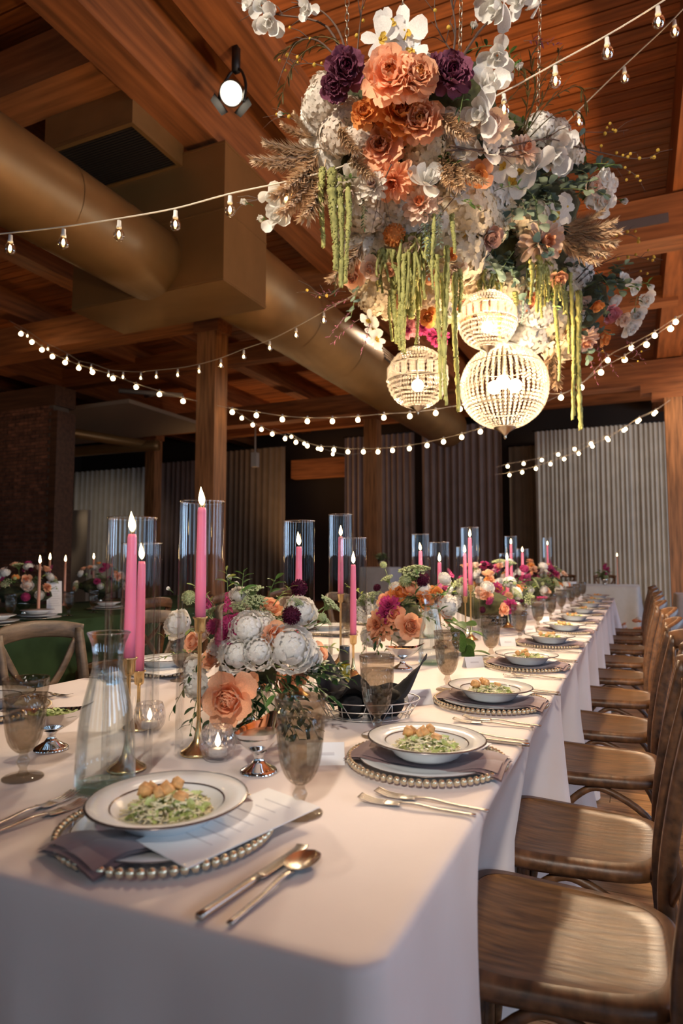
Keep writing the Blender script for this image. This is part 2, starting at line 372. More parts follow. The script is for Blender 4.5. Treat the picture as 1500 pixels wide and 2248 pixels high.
# walls
def wall(name, x0, x1, y0, y1, m, lab): return struct(block(name, m, x0, x1, y0, y1, 0, CEIL+0.1), lab)
wall('wall_far', LEFT_X, RIGHT_X, FAR_Y, FAR_Y+0.2, 'darkwall', 'dark far wall behind the curtains')
wall('wall_left', LEFT_X-0.2, LEFT_X, BACK_Y, FAR_Y, 'darkwall', 'dark wall along the left of the hall')
def windowed(name, along_x, fixed, lo, hi, centres, half, z0, z1, m, out):
    w = struct(obj(name, None), 'plaster wall with tall daylight windows'); cur = lo
    def piece(a, b, za, zb):
        if along_x: block('wall_panel', m, a, b, fixed, fixed+0.2*out, za, zb, w)
        else: block('wall_panel', m, fixed, fixed+0.2*out, a, b, za, zb, w)
    for c in centres:
        piece(cur, c-half, 0, CEIL+0.1); piece(c-half, c+half, 0, z0); piece(c-half, c+half, z1, CEIL+0.1); cur = c+half
    piece(cur, hi, 0, CEIL+0.1); return w
windowed('wall_right', False, RIGHT_X, BACK_Y, FAR_Y, WIN_R, 0.7, 0.8, 3.5, 'plaster', 1)
windowed('wall_back', True, BACK_Y, LEFT_X, RIGHT_X, WIN_B, 0.40, 0.8, 3.5, 'plaster', -1)
wn = 0
for c in WIN_R:
    wn += 1; w = struct(obj('window_%d' % wn, None, None, (RIGHT_X+0.12, c, 2.15)), 'tall daylight window in the right wall')
    block('pane', 'daypane', -0.005, 0.005, -0.68, 0.68, -1.33, 1.33, w); block('frame', 'post', -0.04, 0.03, -0.02, 0.02, -1.33, 1.33, w); block('frame', 'post', -0.04, 0.03, -0.68, 0.68, -0.02, 0.02, w)
for c in WIN_B:
    wn += 1; w = struct(obj('window_%d' % wn, None, None, (c, BACK_Y-0.12, 2.15)), 'tall daylight window behind the viewpoint')
    block('pane', 'daypane', -0.39, 0.39, -0.005, 0.005, -1.33, 1.33, w); block('frame', 'post', -0.02, 0.02, -0.03, 0.04, -1.33, 1.33, w)
# brick wall at far left, its bricks laid one by one where they show
bw = struct(solid('wall_brick', 'mortar', -14.6, -9.96, 9.03, 9.40, 0, 4.12), 'dark red brick wall at the far left')
rows = 0; z = 0.9
BRK = MB().box((0,0,0), (0.205, 0.03, 0.058)).mesh('brick', 'brick', False)
rest = MB()
while z < 4.10:
    x = -9.96 - 0.1025 - (0.1075 if rows % 2 else 0); kx = 0
    while x > -11.05:
        if z > 1.0 and kx < 5: obj('brick', BRK, bw, (x, 9.025-0.006*random.random(), z))
        else: rest.box((x, 9.025, z), (0.205, 0.03, 0.058))
        x -= 0.215; kx += 1
    while x > -14.5: rest.box((x, 9.025, z), (0.205, 0.03, 0.058)); x -= 0.215
    z += 0.068; rows += 1
o = obj('brickwork', rest.mesh('brickwork', 'brick', False), bw); o['kind'] = 'stuff'
block('wall_end_trim', 'darkwood', -9.96, -9.80, 8.98, 9.42, 0, 4.0, bw)
tag(block('tan_partition', 'paneltan', -15.5, -13.2, 13.2, 13.3, 0, 2.55), 'pale tan partition panel beside the brick wall', 'partition')
struct(block('trim_1', 'darkwood', -16.5, -9.9, 9.0, 9.5, 4.12, 4.50), 'dark timber header above the brick wall')

def curtain(n0, n1, t, z0, z1, m, label, folds=9.0, amp=0.06, dy=0.0):
    mb = MB(); wid = n1-n0; nu = int(wid*folds*8); ph = random.random()*6
    sub = [random.uniform(0.6, 1.3) for _ in range(int(wid*folds)+3)]
    def fn(u, v):
        s = u*wid*folds; k = sub[int(s)]; a = amp*k*(0.45+0.55*(1-v))
        return (n0+u*wid + 0.012*math.sin(s*2*PI*2+ph), t + a*math.sin(s*2*PI+0.8*math.sin(s*0.9+ph)) + dy*u, z0+(z1-z0)*v)
    mb.grid(fn, nu, 6)
    o = thing('curtain', label, 'curtain', ((n0+n1)/2, t, z0), 0, 'drapes along the far end of the hall')
    c = obj('drape', mb.mesh('drape', m), o, (-(n0+n1)/2, -t, -z0))
    r = MB().tube([(n0-0.05, t, z1+0.01), (n1+0.05, t, z1+0.01)], 0.02, 8); obj('rod', r.mesh('rod', 'blackmetal'), o, (-(n0+n1)/2, -t, -z0))
    return o
curtain(-2.25, 0.72, 16.9, 0.02, 4.42, 'curtain_grey', 'wide pale grey pleated curtain at the far right beside the post', 9.5, 0.055)
curtain(-5.2, -3.05, 16.9, 0.02, 4.75, 'curtain_mauve', 'dark mauve curtain in the centre, behind the tall pink candles', 5.5, 0.09)
curtain(-7.5, -5.45, 17.1, 0.02, 4.70, 'curtain_mauve', 'dark curtain just left of the farther orange post', 6, 0.09)
curtain(-3.0, -2.3, 17.6, 0.02, 4.2, 'curtain_brown', 'narrow brown curtain in the gap left of the pale grey one', 5, 0.05)
curtain(-11.6, -9.35, 16.9, 0.02, 4.55, 'curtain_brown', 'brown curtain right of the nearest timber post', 5, 0.09)
curtain(-14.2, -11.7, 17.2, 0.02, 4.4, 'curtain_mauve', 'dark curtain left of the nearest timber post', 5, 0.09)
curtain(-17.6, -14.35, 16.9, 0.02, 4.25, 'curtain_grey', 'grey curtain at the far left beside the tan partition', 4.5, 0.10)
struct(block('trim_2', 'crossbeam', -9.35, -7.5, 17.3, 17.6, 3.65, 4.2), 'dark header over the opening between the curtains')

# ------------------------------------------------------------------ air ducts
d = thing('round_air_duct', 'big round tan air duct at the upper left, running into the plenum', 'air duct', (-3.83, -2.0, 3.78))
DUCT = MB()
prof = [(0.0, 0.50)]
mb = MB(); mb.tube([(0, k*0.54, 0) for k in range(13)], 0.325, 40, cap=True); obj('duct_tube', mb.mesh('duct_tube', 'duct'), d)
for k in range(1, 6): mb = MB(); mb.tube([(0, k*1.08-0.012, 0), (0, k*1.08+0.012, 0)], 0.329, 40, cap=False); obj('seam_band', mb.mesh('seam_band', 'duct'), d)
pl = thing('duct_plenum', 'large tan sheet-metal plenum box between the two round ducts', 'air duct', (-3.91, 4.82, 3.5))
block('plenum_box', 'duct', -0.84, 0.84, -0.34, 0.35, 0, 1.22, pl)
for z in (0.02, 0.62, 1.2): block('seam_band', 'duct', -0.845, 0.845, -0.345, 0.355, z-0.006, z+0.006, pl)
d = thing('round_air_duct', 'tan round duct running away from the plenum over the table', 'air duct', (-3.46, 5.17, 3.9))
mb = MB(); mb.tube([(0, k*0.66, 0) for k in range(13)], 0.40, 40, cap=True); obj('duct_tube', mb.mesh('duct_tube2', 'duct'), d)
for k in range(1, 7): mb = MB(); mb.tube([(0, k*1.2-0.01, 0), (0, k*1.2+0.01, 0)], 0.404, 40, cap=False); obj('seam_band', mb.mesh('seam_band', 'duct'), d)
v = obj('side_vent', unit_box('grille'), d, (0.36, 3.4, 0.12), (0, R(-18), 0), (0.04, 0.5, 0.2))
for k in range(4): obj('louvre', unit_box('duct'), v, (0.6, 0, -0.36+k*0.24), (0,0,0), (0.3, 0.96, 0.06))
rb = thing('return_air_box', 'square tan return-air box with a dark grille at the upper left', 'air duct', (-3.98, 4.17, 4.6))
block('box_body', 'duct', -0.47, 0.47, -0.32, 0.32, 0.03, 0.70, rb)
g = block('grille', 'grille', -0.43, 0.43, -0.28, 0.28, 0.012, 0.03, rb)
for (x0, x1, y0, y1) in ((-0.47, 0.47, -0.32, -0.28), (-0.47, 0.47, 0.28, 0.32), (-0.47, -0.43, -0.28, 0.28), (0.43, 0.47, -0.28, 0.28)): block('frame', 'duct', x0, x1, y0, y1, 0.0, 0.035, rb)
for k in range(20): block('grille_slat', 'blackmetal', -0.43, 0.43, -0.27+k*0.028, -0.262+k*0.028, 0.004, 0.012, rb)
# pipe and lit soffit far left
pp = thing('ceiling_pipe', 'thick pipe with an elbow below the roof at far left', 'pipe', (-11.2, 11.6, 3.75))
obj('pipe_run', MB().tube(smooth_pts([(-2.2,0.0,-0.5),(-2.2,0.0,-0.12),(-2.0,0,0.0),(0.2,0.2,0.06),(1.2,0.5,0.1)], 6), 0.12, 14).mesh('pipe_run', 'duct'), pp)
obj('pipe_branch', MB().tube([(-1.9,-2.4,0.55), (0.9,0.4,0.12)], 0.11, 14).mesh('pipe_branch', 'duct'), pp)
tag(block('soffit_panel', 'paneltan', -13.8, -9.2, 10.2, 13.2, 4.35, 4.43), 'warm-lit tan soffit panel at the far left above the pipe', 'panel')
fl = thing('tube_light', 'pale fluorescent tube fitting under the roof left of the post', 'lamp', at(330, 872, 14.5))
obj('tube', MB().tube([(-0.55,-0.35,0.12), (0.75,0.15,0)], 0.05, 8).mesh('tube', 'socketwhite'), fl); obj('tube', MB().tube([(-0.6,0.55,0.22), (0.15,-0.05,0.05)], 0.05, 8).mesh('tube', 'socketwhite'), fl)
hp = thing('pendant_speaker', 'small white box hanging on a rod before the brown curtain', 'speaker', at(560, 1025, 15.75))
obj('hanger_rod', MB().tube([(0,0,0.3),(0,0,1.06)], 0.02, 6).mesh('hanger_rod', 'plug'), hp); block('speaker_box', 'plug', -0.07, 0.07, -0.07, 0.07, 0, 0.34, hp)
# the stage can in view
can = thing('stage_can', 'black stage can lamp shining from the roof beams at upper left', 'lamp', CAN)
dirv = (Vector((-0.3, 0.4, 1.1)) - CAN).normalized(); q = face_to(dirv)
obj('housing', MB().lathe([(0.02,-0.30),(0.07,-0.29),(0.082,-0.22),(0.088,-0.02),(0.094,0.0),(0.094,0.03),(0.088,0.03),(0.084,0.0)], 28).mesh('housing', 'blackmetal'), can, (0,0,0), q)
obj('lens', MB().lathe([(0.0,0.012),(0.055,0.008),(0.082,0.0)], 28).mesh('lens', 'canlens'), can, (0,0,0), q)
for a in (2.3, 4.0):
    b = obj('barn_door', MB().grid(lambda u, v: ((u-.5)*0.16*(1-0.2*v), 0.10+0.055*v, 0.03+0.07*v), 3, 2).mesh('barn_door', 'blackmetal'), can, (0,0,0), q @ Quaternion((0,0,1), a))
obj('yoke', MB().tube(smooth_pts([(0.115,0,-0.1),(0.12,0.02,0.05),(0.06,0.05,0.2),(0,0.06,0.24),(-0.06,0.05,0.2),(-0.12,0.02,0.05),(-0.115,0,-0.1)], 4), 0.012, 6).mesh('yoke', 'blackmetal'), can)
obj('clamp', MB().box((0,0.06,(5.255-CAN.z+0.22)/2), (0.05,0.05,5.255-CAN.z-0.22)).mesh('clamp', 'blackmetal'), can)

# ------------------------------------------------------------------ the long table and its cloths
TX0, TX1 = -1.78, -0.243; TY = (0.63, 3.02, 5.50, 8.05)
PLATE_T = (1.31, 1.92, 2.64, 3.36, 4.02, 4.72, 5.44, 6.2, 6.95, 7.7)
CHAIR_T = (1.39, 1.91, 2.61, 3.22, 3.92, 4.62, 5.34, 6.1, 6.85, 7.6)
def skirt_off(p, nrm, v, s, L, ends):
    o = 0.018*v + 0.016*v**1.3*(math.sin(p.y*9.0+p.x*7)+0.6*math.sin(p.y*21+p.x*13+1.0))
    if abs(nrm.x) > 0.7:                                   # seats push the cloth in, it flares between them
        k = min(math.exp(-((p.y-t)/0.26)**4)*-0.150 for t in CHAIR_T); k2 = k if k < -0.002 else 0
        h = min(1, v/0.36); o += k2*h + (0.05*v*min(1, max(0, (p.y-1.2)/0.5)) if k2 > -0.03 else 0)
    else:
        o += 0.007*math.exp(-((p.x+0.90)/0.008)**2) + 0.020*v*(math.sin(p.x*17+0.7)+0.6*math.sin(p.x*41))*(1.0 if p.x > -0.75 else 0.15)
    for e in ends: o += (0.085 if p.y > 1.0 else 0.012)*v*math.exp(-((s-e)/0.17)**2)
    return o
def tablecloth(path, free_ends, label, m='linen', top=TOP, group=None, corner=0.045, hem=0.012):
    # path: open polyline (xy) of the edges that carry a skirt, in order, with the table on its left hand
    P = [Vector((a, b)) for a, b in path]; pts = []
    for i in range(len(P)-1):
        a, b = P[i], P[i+1]; dr = (b-a).normalized(); nm = Vector((dr.y, -dr.x)); ln = (b-a).length; n = int(ln/0.022)
        for k in range(n+1):
            q = a+dr*(ln*k/n); dd0 = ln*k/n; dd1 = ln-dd0
            if i > 0 and dd0 < corner-1e-6: continue
            if i < len(P)-2 and dd1 < corner-1e-6: continue
            pts.append((q, nm))
        if i < len(P)-2:
            c = P[i+2]; dr2 = (c-b).normalized(); nm2 = Vector((dr2.y, -dr2.x)); cen = b-dr*corner+dr2*corner
            for k in range(1, 8):
                g = (nm*(1-k/8)+nm2*(k/8)).normalized(); pts.append((cen+g*corner, g))
    L = sum((pts[i+1][0]-pts[i][0]).length for i in range(len(pts)-1)); s = 0; acc = []
    for i, (q, nm) in enumerate(pts):
        if i: s += (q-pts[i-1][0]).length
        acc.append(s)
    corners = [acc[i] for i in range(len(pts)) if abs(abs(pts[i][1].x)-abs(pts[i][1].y)) < 0.02]
    ends = corners + ([0, L] if free_ends else [])
    rows = [(-0.022, 0.0), (-0.008, 0.0008), (-0.002, 0.004), (0.0, 0.011)] ; mb = MB(); n = len(pts); vs = []; fs = []
    vv = [0.03, 0.09, 0.16, 0.24, 0.33, 0.42, 0.52, 0.64, 0.76, 0.88, 1.0]
    for (inn, dz) in rows:
        for q, nm in pts: g = q+nm*inn; vs.append((g.x, g.y, top-dz))
    H = top-hem
    for v in vv:
        for i, (q, nm) in enumerate(pts):
            g = q+nm*skirt_off(q, nm, v, acc[i], L, ends); vs.append((g.x, g.y, top-0.011-(H-0.011)*v))
    for j in range(len(rows)+len(vv)-1):
        for i in range(n-1): fs.append((j*n+i, j*n+i+1, (j+1)*n+i+1, (j+1)*n+i)[::-1])
    fs.append(tuple(range(n)))
    mb.add(vs, fs); o = obj('tablecloth', mb.mesh('tablecloth', m)); tag(o, label, 'tablecloth', group); return o
G = 'blush linen cloths on the long table'
tablecloth([(TX0, TY[1]), (TX0, TY[0]), (TX1, TY[0]), (TX1, TY[1])], True, 'nearest blush linen tablecloth, hanging to the floor over the front corner', group=G)
# the middle cloth has two separate skirts
def side_cloth(y0, y1, end, label):
    if end: return tablecloth([(TX1, y0), (TX1, y1), (TX0, y1), (TX0, y0)], True, label, group=G, top=TOP-0.0005)
    mb = tablecloth([(TX1, y0), (TX1, y1)], True, label, group=G, top=TOP-0.0005)
    bb = tablecloth([(TX0, y1), (TX0, y0)], True, label, group=G, top=TOP-0.0005)
    me = mb.data; base = len(me.vertices); vs = [tuple(v.co) for v in me.vertices]+[tuple(v.co) for v in bb.data.vertices]
    fs = [tuple(p.vertices) for p in me.polygons if len(p.vertices) < 5]; n2 = [tuple(i+base for i in p.vertices) for p in bb.data.polygons if len(p.vertices) < 5]
    nA = max(len(p.vertices) for p in me.polygons); nB = max(len(p.vertices) for p in bb.data.polygons)
    fs += n2; fs.append(tuple(range(nA))+tuple(base+i for i in range(nB)))
    m2 = bpy.data.meshes.new('tablecloth'); m2.from_pydata(vs, [], fs); m2.materials.append(MATS['linen']); m2.polygons.foreach_set('use_smooth', [True]*len(fs))
    mb.data = m2; bpy.data.objects.remove(bb); return mb
side_cloth(TY[1]-0.03, TY[2], False, 'middle blush linen tablecloth of the long table')
side_cloth(TY[2]-0.03, TY[3], True, 'farthest blush linen tablecloth at the end of the long table')

# ------------------------------------------------------------------ cross-back chairs
def strip(ctrl, w, th, mi=0, wdir=Vector((1,0,0)), n=5, mb=None):
    P = smooth_pts(ctrl, n); mb = mb or MB(); vs = []; fs = []
    for j, p in enumerate(P):
        t = (P[min(j+1,len(P)-1)]-P[max(j-1,0)]).normalized(); a = (wdir-t*wdir.dot(t)).normalized(); b = t.cross(a)
        for (s1, s2) in ((-1,-.55),(-.8,-1),(.8,-1),(1,-.55),(1,.55),(.8,1),(-.8,1),(-1,.55)): vs.append(p+a*(w/2*s1)+b*(th/2*s2))
    for j in range(len(P)-1):
        for i in range(8): k = (i+1) % 8; fs.append((j*8+i, j*8+k, (j+1)*8+k, (j+1)*8+i))
    fs.append(tuple(range(8))[::-1]); fs.append(tuple((len(P)-1)*8+i for i in range(8)))
    return mb.add(vs, fs)
def seat_outline(t, grow=0.0):
    # rounded trapezoid, wider at the front (+y)
    a = 2*PI*t; c, s = math.cos(a), math.sin(a); e = 0.46
    x = abs(c)**e*(1 if c > 0 else -1); y_ = abs(s)**e*(1 if s > 0 else -1)
    return ((0.205+0.022*y_+grow)*x, (0.212+grow)*y_)
def build_chair(seatmat='chairseat', wood='chairwood'):
    root = obj('crossback_chair', None)
    N = 56; prof = [(-0.03, 0.428), (-0.004, 0.424), (0.004, 0.436), (0.002, 0.452), (-0.008, 0.460), (-0.026, 0.461)]
    mb = MB(); vs = []; fs = []
    for (g, z) in prof:
        for i in range(N): x, y_ = seat_outline(i/N, g); vs.append((x, y_, z + 0.012*(abs(y_)/0.2)**3*(1 if y_ > 0 else 0.3) - 0.006))
    for j in range(len(prof)-1):
        for i in range(N): k = (i+1) % N; fs.append((j*N+i, j*N+k, (j+1)*N+k, (j+1)*N+i))
    fs.append(tuple(range(N))[::-1]); mb.add(vs, fs); seat = obj('seat', mb.mesh('chair_seat', wood), root)
    mb = MB(); rings = [(-0.026, 0), (-0.030, -0.004), (-0.06, -0.006), (-0.11, -0.010), (-0.16, -0.012)]; vs = []; fs = []
    for (g, dz) in rings:
        for i in range(N): x, y_ = seat_outline(i/N, g); vs.append((x, y_, 0.455+dz + 0.010*(abs(y_)/0.2)**3*(1 if y_ > 0 else 0.3)))
    for j in range(len(rings)-1):
        for i in range(N): k = (i+1) % N; fs.append((j*N+i, j*N+k, (j+1)*N+k, (j+1)*N+i))
    fs.append(tuple((len(rings)-1)*N+i for i in range(N))); mb.add(vs, fs); obj('seat_panel', mb.mesh('seat_panel', seatmat), seat)
    for s in (-1, 1):
        obj('leg', strip([(s*0.19, 0.165, 0.43), (s*0.195, 0.175, 0.22), (s*0.20, 0.185, 0.0)], 0.036, 0.036).mesh('front_leg', wood), root)
        obj('leg', strip([(s*0.195, -0.265, 0.0), (s*0.185, -0.215, 0.25), (s*0.18, -0.195, 0.46), (s*0.185, -0.225, 0.68), (s*0.19, -0.275, 0.885)], 0.036, 0.032).mesh('rear_leg', wood), root)
        obj('side_hoop', MB().tube(smooth_pts([(s*0.194, 0.16, 0.13), (s*0.192, 0.13, 0.30), (s*0.185, 0.04, 0.40), (s*0.183, -0.04, 0.40), (s*0.187, -0.16, 0.32), (s*0.19, -0.215, 0.16)], 5), 0.0115, 8).mesh('side_hoop', wood), root)
        obj('crosspiece', strip([(s*0.175, -0.268, 0.84), (s*0.10, -0.262, 0.72), (0.0, -0.243+s*0.006, 0.625), (-s*0.10, -0.222, 0.545), (-s*0.165, -0.205, 0.475)], 0.032, 0.010, wdir=Vector((1,0,1))).mesh('crosspiece', wood), root)
    obj('front_hoop', MB().tube(smooth_pts([(-0.18, 0.172, 0.12), (-0.165, 0.165, 0.30), (-0.07, 0.158, 0.405), (0.07, 0.158, 0.405), (0.165, 0.165, 0.30), (0.18, 0.172, 0.12)], 5), 0.0115, 8).mesh('front_hoop', wood), root)
    obj('top_rail', strip([(-0.205, -0.268, 0.868), (-0.13, -0.300, 0.885), (0, -0.318, 0.894), (0.13, -0.300, 0.885), (0.205, -0.268, 0.868)], 0.066, 0.026, wdir=Vector((0,0,1))).mesh('top_rail', wood), root)
    for s in (-1, 1): obj('bolt', MB().ball((s*0.19, -0.258, 0.862), 0.006, 6, 4).mesh('bolt', 'steelplate'), root)
    return root
CH = build_chair(); CHG = build_chair('chairseat', 'chairgrey')
used = {}
def chair(x, y, rz, label, group, src=CH):
    if src not in used: used[src] = 1; c = src; c.location = (x, y, 0); c.rotation_euler = (0,0,rz)
    else: c = clone(src, None, (x, y, 0), rz)
    return tag(c, label, 'chair', group)
GC = 'cross-back chairs along the right of the long table'
for i, t in enumerate(CHAIR_T):
    chair(-0.158 + (0.0, -0.01, 0.01, 0, 0.015, -0.01, 0.0, 0.01, 0.0, 0.0)[i], t, PI/2 + R((1.5, -1, 2, -2, 1, 0, -1, 1, 0, 1)[i]),
          ('nearest brown cross-back chair at the lower right, worn seat in full view' if i == 0 else '%s brown cross-back chair from the near end, right of the long table' % ORD[i]), GC)
for i, t in enumerate((1.20, 1.93, 2.62, 3.36, 4.05, 4.8)):
    chair(-1.90, t, -PI/2+R((2,-2,1,0,1,0)[i]), ('greyish cross-back chair at the left edge behind the smoky goblet', 'greyed cross-back chair behind the near glass carafe', 'greyed cross-back chair behind the tallest candle', 'fourth cross-back chair along the left side of the long table',
          'fifth cross-back chair along the left side of the long table', 'sixth cross-back chair along the left side of the long table')[i], 'cross-back chairs along the left of the long table', CHG)

# ------------------------------------------------------------------ place settings
def lathe_part(name, prof, m, parent, n=48, loc=(0,0,0), fn=None): return obj(name, MB().lathe(prof, n, fn=fn).mesh(name, m), parent, loc)
def proto_plate():
    r = obj('dinner_plate', None)
    lathe_part('plate_body', [(0.0,0.0012),(0.07,0.0012),(0.075,0.0000),(0.082,0.0000),(0.10,0.0042),(0.134,0.0102),(0.136,0.0114),(0.134,0.0120),(0.10,0.0066),(0.085,0.0036),(0.0,0.0030)], 'porcelain', r)
    lathe_part('rim_line', [(0.1345,0.0123),(0.1365,0.0117),(0.1362,0.0110)], 'rimline', r); return r
def proto_bowl():
    r = obj('soup_plate', None)
    lathe_part('bowl_body', [(0.0,0.0030),(0.05,0.0030),(0.054,0.0000),(0.06,0.0000),(0.068,0.0059),(0.080,0.0195),(0.086,0.0254),(0.116,0.0331),(0.118,0.0351),(0.1165,0.0365),(0.086,0.0292),(0.078,0.0239),(0.064,0.0108),(0.05,0.0078),(0.0,0.0069)], 'porcelain', r)
    lathe_part('rim_line', [(0.1155,0.0369),(0.1180,0.0363),(0.1187,0.0348)], 'rimline', r); lathe_part('inner_line', [(0.0815,0.0270),(0.0826,0.0279),(0.0838,0.0285)], 'rimline', r); return r
BEAD = MB().ball((0,0,0), 0.0068, 8, 5).mesh('bead', 'pearlgold')
def proto_charger(single):
    r = obj('beaded_charger', None)
    lathe_part('glass_disc', [(0.0,0.0035),(0.10,0.0035),(0.12,0.0055),(0.155,0.0095),(0.164,0.0108)], 'chargerglass', r, 56)
    NB = 72
    if single:
        for k in range(NB): a = 2*PI*k/NB; obj('bead', BEAD, r, (0.1655*math.cos(a), 0.1655*math.sin(a), 0.0105))
    else:
        mb = MB()
        for k in range(NB): a = 2*PI*k/NB; mb.ball((0.1655*math.cos(a), 0.1655*math.sin(a), 0.0105), 0.0068, 6, 4)
        o = obj('beaded_rim', mb.mesh('beaded_rim', 'pearlgold'), r); o['kind'] = 'stuff'
    return r
def proto_napkin():
    mb = MB()
    def prof(y): return 0.0095 + 0.010*min(1, max(0, (abs(y)-0.06)/0.05)) - 0.010*max(0, (abs(y)-0.125)/0.05)**1.2
    def layer(x0, x1, y0, y1, dz, ph):
        def up(u, v): y_ = y0+(y1-y0)*v; x = x0+(x1-x0)*u; return (x*(1+0.10*abs(y_)/0.2), y_, prof(y_)+dz+0.005*math.sin(u*PI)*(0.4+abs(y_)/0.15)+0.0025*math.sin(v*9+ph+u*3))
        def lo(u, v): p = up(1-u, v); return (p[0], p[1], p[2]-0.004)
        mb.grid(up, 8, 18); mb.grid(lo, 8, 18)
    layer(-0.068, 0.060, -0.160, 0.150, 0.0, 0); layer(-0.058, 0.050, -0.152, 0.142, 0.004, 1.3); layer(-0.02, 0.055, -0.155, 0.12, 0.007, 2.2)
    r = obj('napkin', mb.mesh('napkin', 'napkin_mauve')); return r
def proto_menu():
    r = obj('menu_card', None)
    obj('card', MB().box((0,0,0), (0.115, 0.25, 0.0015)).mesh('menu_card', 'paper', False), r)
    mb = MB()
    for k in range(7): w = 0.04+0.03*random.random(); mb.box((0, 0.09-k*0.026, 0.001), (w, 0.0022, 0.0004))
    obj('printed_lines', mb.mesh('printed_lines', 'inktext', False), r); return r
def proto_fork(L=0.195):
    r = obj('fork', None)
    obj('handle', strip([(0,-L/2,0.004),(0,-L*0.2,0.005),(0,0.0,0.008),(0,L*0.14,0.006)], 0.0075, 0.003).mesh('fork_handle', 'champagne'), r)
    mb = MB(); strip([(0,L*0.13,0.006),(0,L*0.2,0.004),(0,L*0.27,0.004)], 0.021, 0.002, mb=mb)
    for k in range(4): x = (k-1.5)*0.0062; strip([(x,L*0.26,0.004),(x,L*0.38,0.004),(x,L*0.5,0.010)], 0.0032, 0.002, mb=mb, n=3)
    obj('tines', mb.mesh('fork_tines', 'champagne'), r); return r
def proto_knife(L=0.22):
    r = obj('knife', None)
    obj('handle', strip([(0,-L/2,0.005),(0,0.0,0.005)], 0.010, 0.007).mesh('knife_handle', 'champagne'), r)
    obj('blade', strip([(0,0.0,0.005),(0.002,L*0.3,0.005),(0.0,L*0.44,0.004),(-0.004,L*0.5,0.004)], 0.017, 0.002).mesh('knife_blade', 'champagne'), r); return r
def proto_spoon(L=0.19):
    r = obj('spoon', None)
    obj('handle', strip([(0,-L/2,0.004),(0,-L*0.15,0.006),(0,L*0.08,0.010),(0,L*0.2,0.007)], 0.0075, 0.003).mesh('spoon_handle', 'champagne'), r)
    mb = MB(); mb.grid(lambda u, v: (0.021*(2*u-1)*math.sqrt(max(0,1-(2*v-1)**2))**0.9, L*0.335+0.032*(2*v-1), 0.012-0.010*(1-(2*u-1)**2)*(1-(2*v-1)**2)), 10, 12)
    obj('bowl', mb.mesh('spoon_bowl', 'champagne'), r); return r
def proto_goblet():
    r = obj('goblet', None)
    ctl = [(0.006,0.046),(0.014,0.049),(0.024,0.060),(0.031,0.078),(0.0355,0.100),(0.0375,0.125),(0.0390,0.150),(0.0400,0.165),(0.0415,0.184)]
    pr = [(p.x, p.y) for p in smooth_pts([(a, b, 0) for a, b in ctl], 4)] + [(0.0400,0.184),(0.0388,0.170)]
    cut = lambda a, v: 1+0.030*max(0, 1-((v-.42)/.38)**4)*(math.cos(9*a+10*v)*math.cos(9*a-10*v)) if v < .80 else 1+0.012*math.cos(18*a)*(v < .92)
    lathe_part('bowl', pr, 'smokeglass', r, 90, fn=cut)
    lathe_part('stem', [(0.012,0.006),(0.008,0.012),(0.0065,0.018),(0.0105,0.026),(0.0125,0.031),(0.0100,0.036),(0.0075,0.041),(0.0085,0.046),(0.012,0.050)], 'smokeplain', r, 24)
    lathe_part('foot', [(0.0,0.0),(0.036,0.0),(0.0372,0.002),(0.034,0.0045),(0.018,0.007),(0.010,0.010)], 'smokeplain', r, 40)
    lathe_part('water', [(0.0,0.052),(0.018,0.056),(0.028,0.078),(0.0335,0.105),(0.0355,0.130),(0.0368,0.152),(0.0,0.152)], 'smokeplain', r, 32); return r
def salad_mesh(seed, n_let, n_ch, rad=0.058):
    rs = random.Random(seed); L = MB(); C = MB()
    for k in range(n_let):
        a = rs.random()*6.28; d = rad*math.sqrt(rs.random()); h = 0.020*(1-(d/rad)**2)*rs.random()
        M = Matrix.Translation((d*math.cos(a), d*math.sin(a), 0.012+h)) @ Matrix.Rotation(rs.random()*6.3, 4, 'Z') @ Matrix.Rotation(rs.uniform(-.7,.7), 4, 'X')
        L.petal(0.026, 0.011, 10, 40, 0, -0.012, 0, 0.6, 0.004, 0, 2, 3, M=M)
    for k in range(n_ch):
        a = rs.random()*6.28; d = rad*1.12*math.sqrt(rs.random()); h = 0.024*(1-(d/rad/1.15)**2)+0.014
        b = rs.random()*6.28; ln = rs.uniform(0.010, 0.022); v = Vector((math.cos(b), math.sin(b), rs.uniform(-.25,.25)))*ln/2; p = Vector((d*math.cos(a), d*math.sin(a), h))
        C.tube([p-v, p+v*0.2+Vector((0,0,0.001)), p+v], 0.0014, 3)
    return L.mesh('lettuce', 'lettuce'), C.mesh('grated_cheese', 'cheese')
CROUT = MB().box((0,0,0), (0.017,0.015,0.013)).mesh('crouton', 'crouton')
SAL_BIG = salad_mesh(3, 46, 340); SAL_SM = salad_mesh(5, 24, 110)
def proto_salad(big):
    r = obj('salad', None); a, b = SAL_BIG if big else SAL_SM
    o = obj('lettuce', a, r); o['kind'] = 'stuff'; o = obj('grated_cheese', b, r); o['kind'] = 'stuff'
    rs = random.Random(11 if big else 4)
    for k in range(7 if big else 4):
        a_ = rs.random()*6.28; d_ = 0.040*math.sqrt(rs.random()); obj('crouton', CROUT, r, (d_*math.cos(a_)-0.008, d_*math.sin(a_), 0.036+0.006*rs.random()), (rs.random(), rs.random(), rs.random()*3), rs.uniform(0.8, 1.25))
    return r
def proto_card():
    r = obj('place_card', None)
    for s in (-1, 1): obj('card_leaf', MB().box((0, s*0.011, 0.019), (0.075, 0.0012, 0.044), rot=Matrix.Rotation(s*R(27), 3, 'X')).mesh('card_leaf', 'paper', False), r)
    obj('name_text', MB().box((0, -0.0123, 0.020), (0.034, 0.0006, 0.005), rot=Matrix.Rotation(-R(27), 3, 'X')).mesh('name_text', 'inktext', False), r); return r
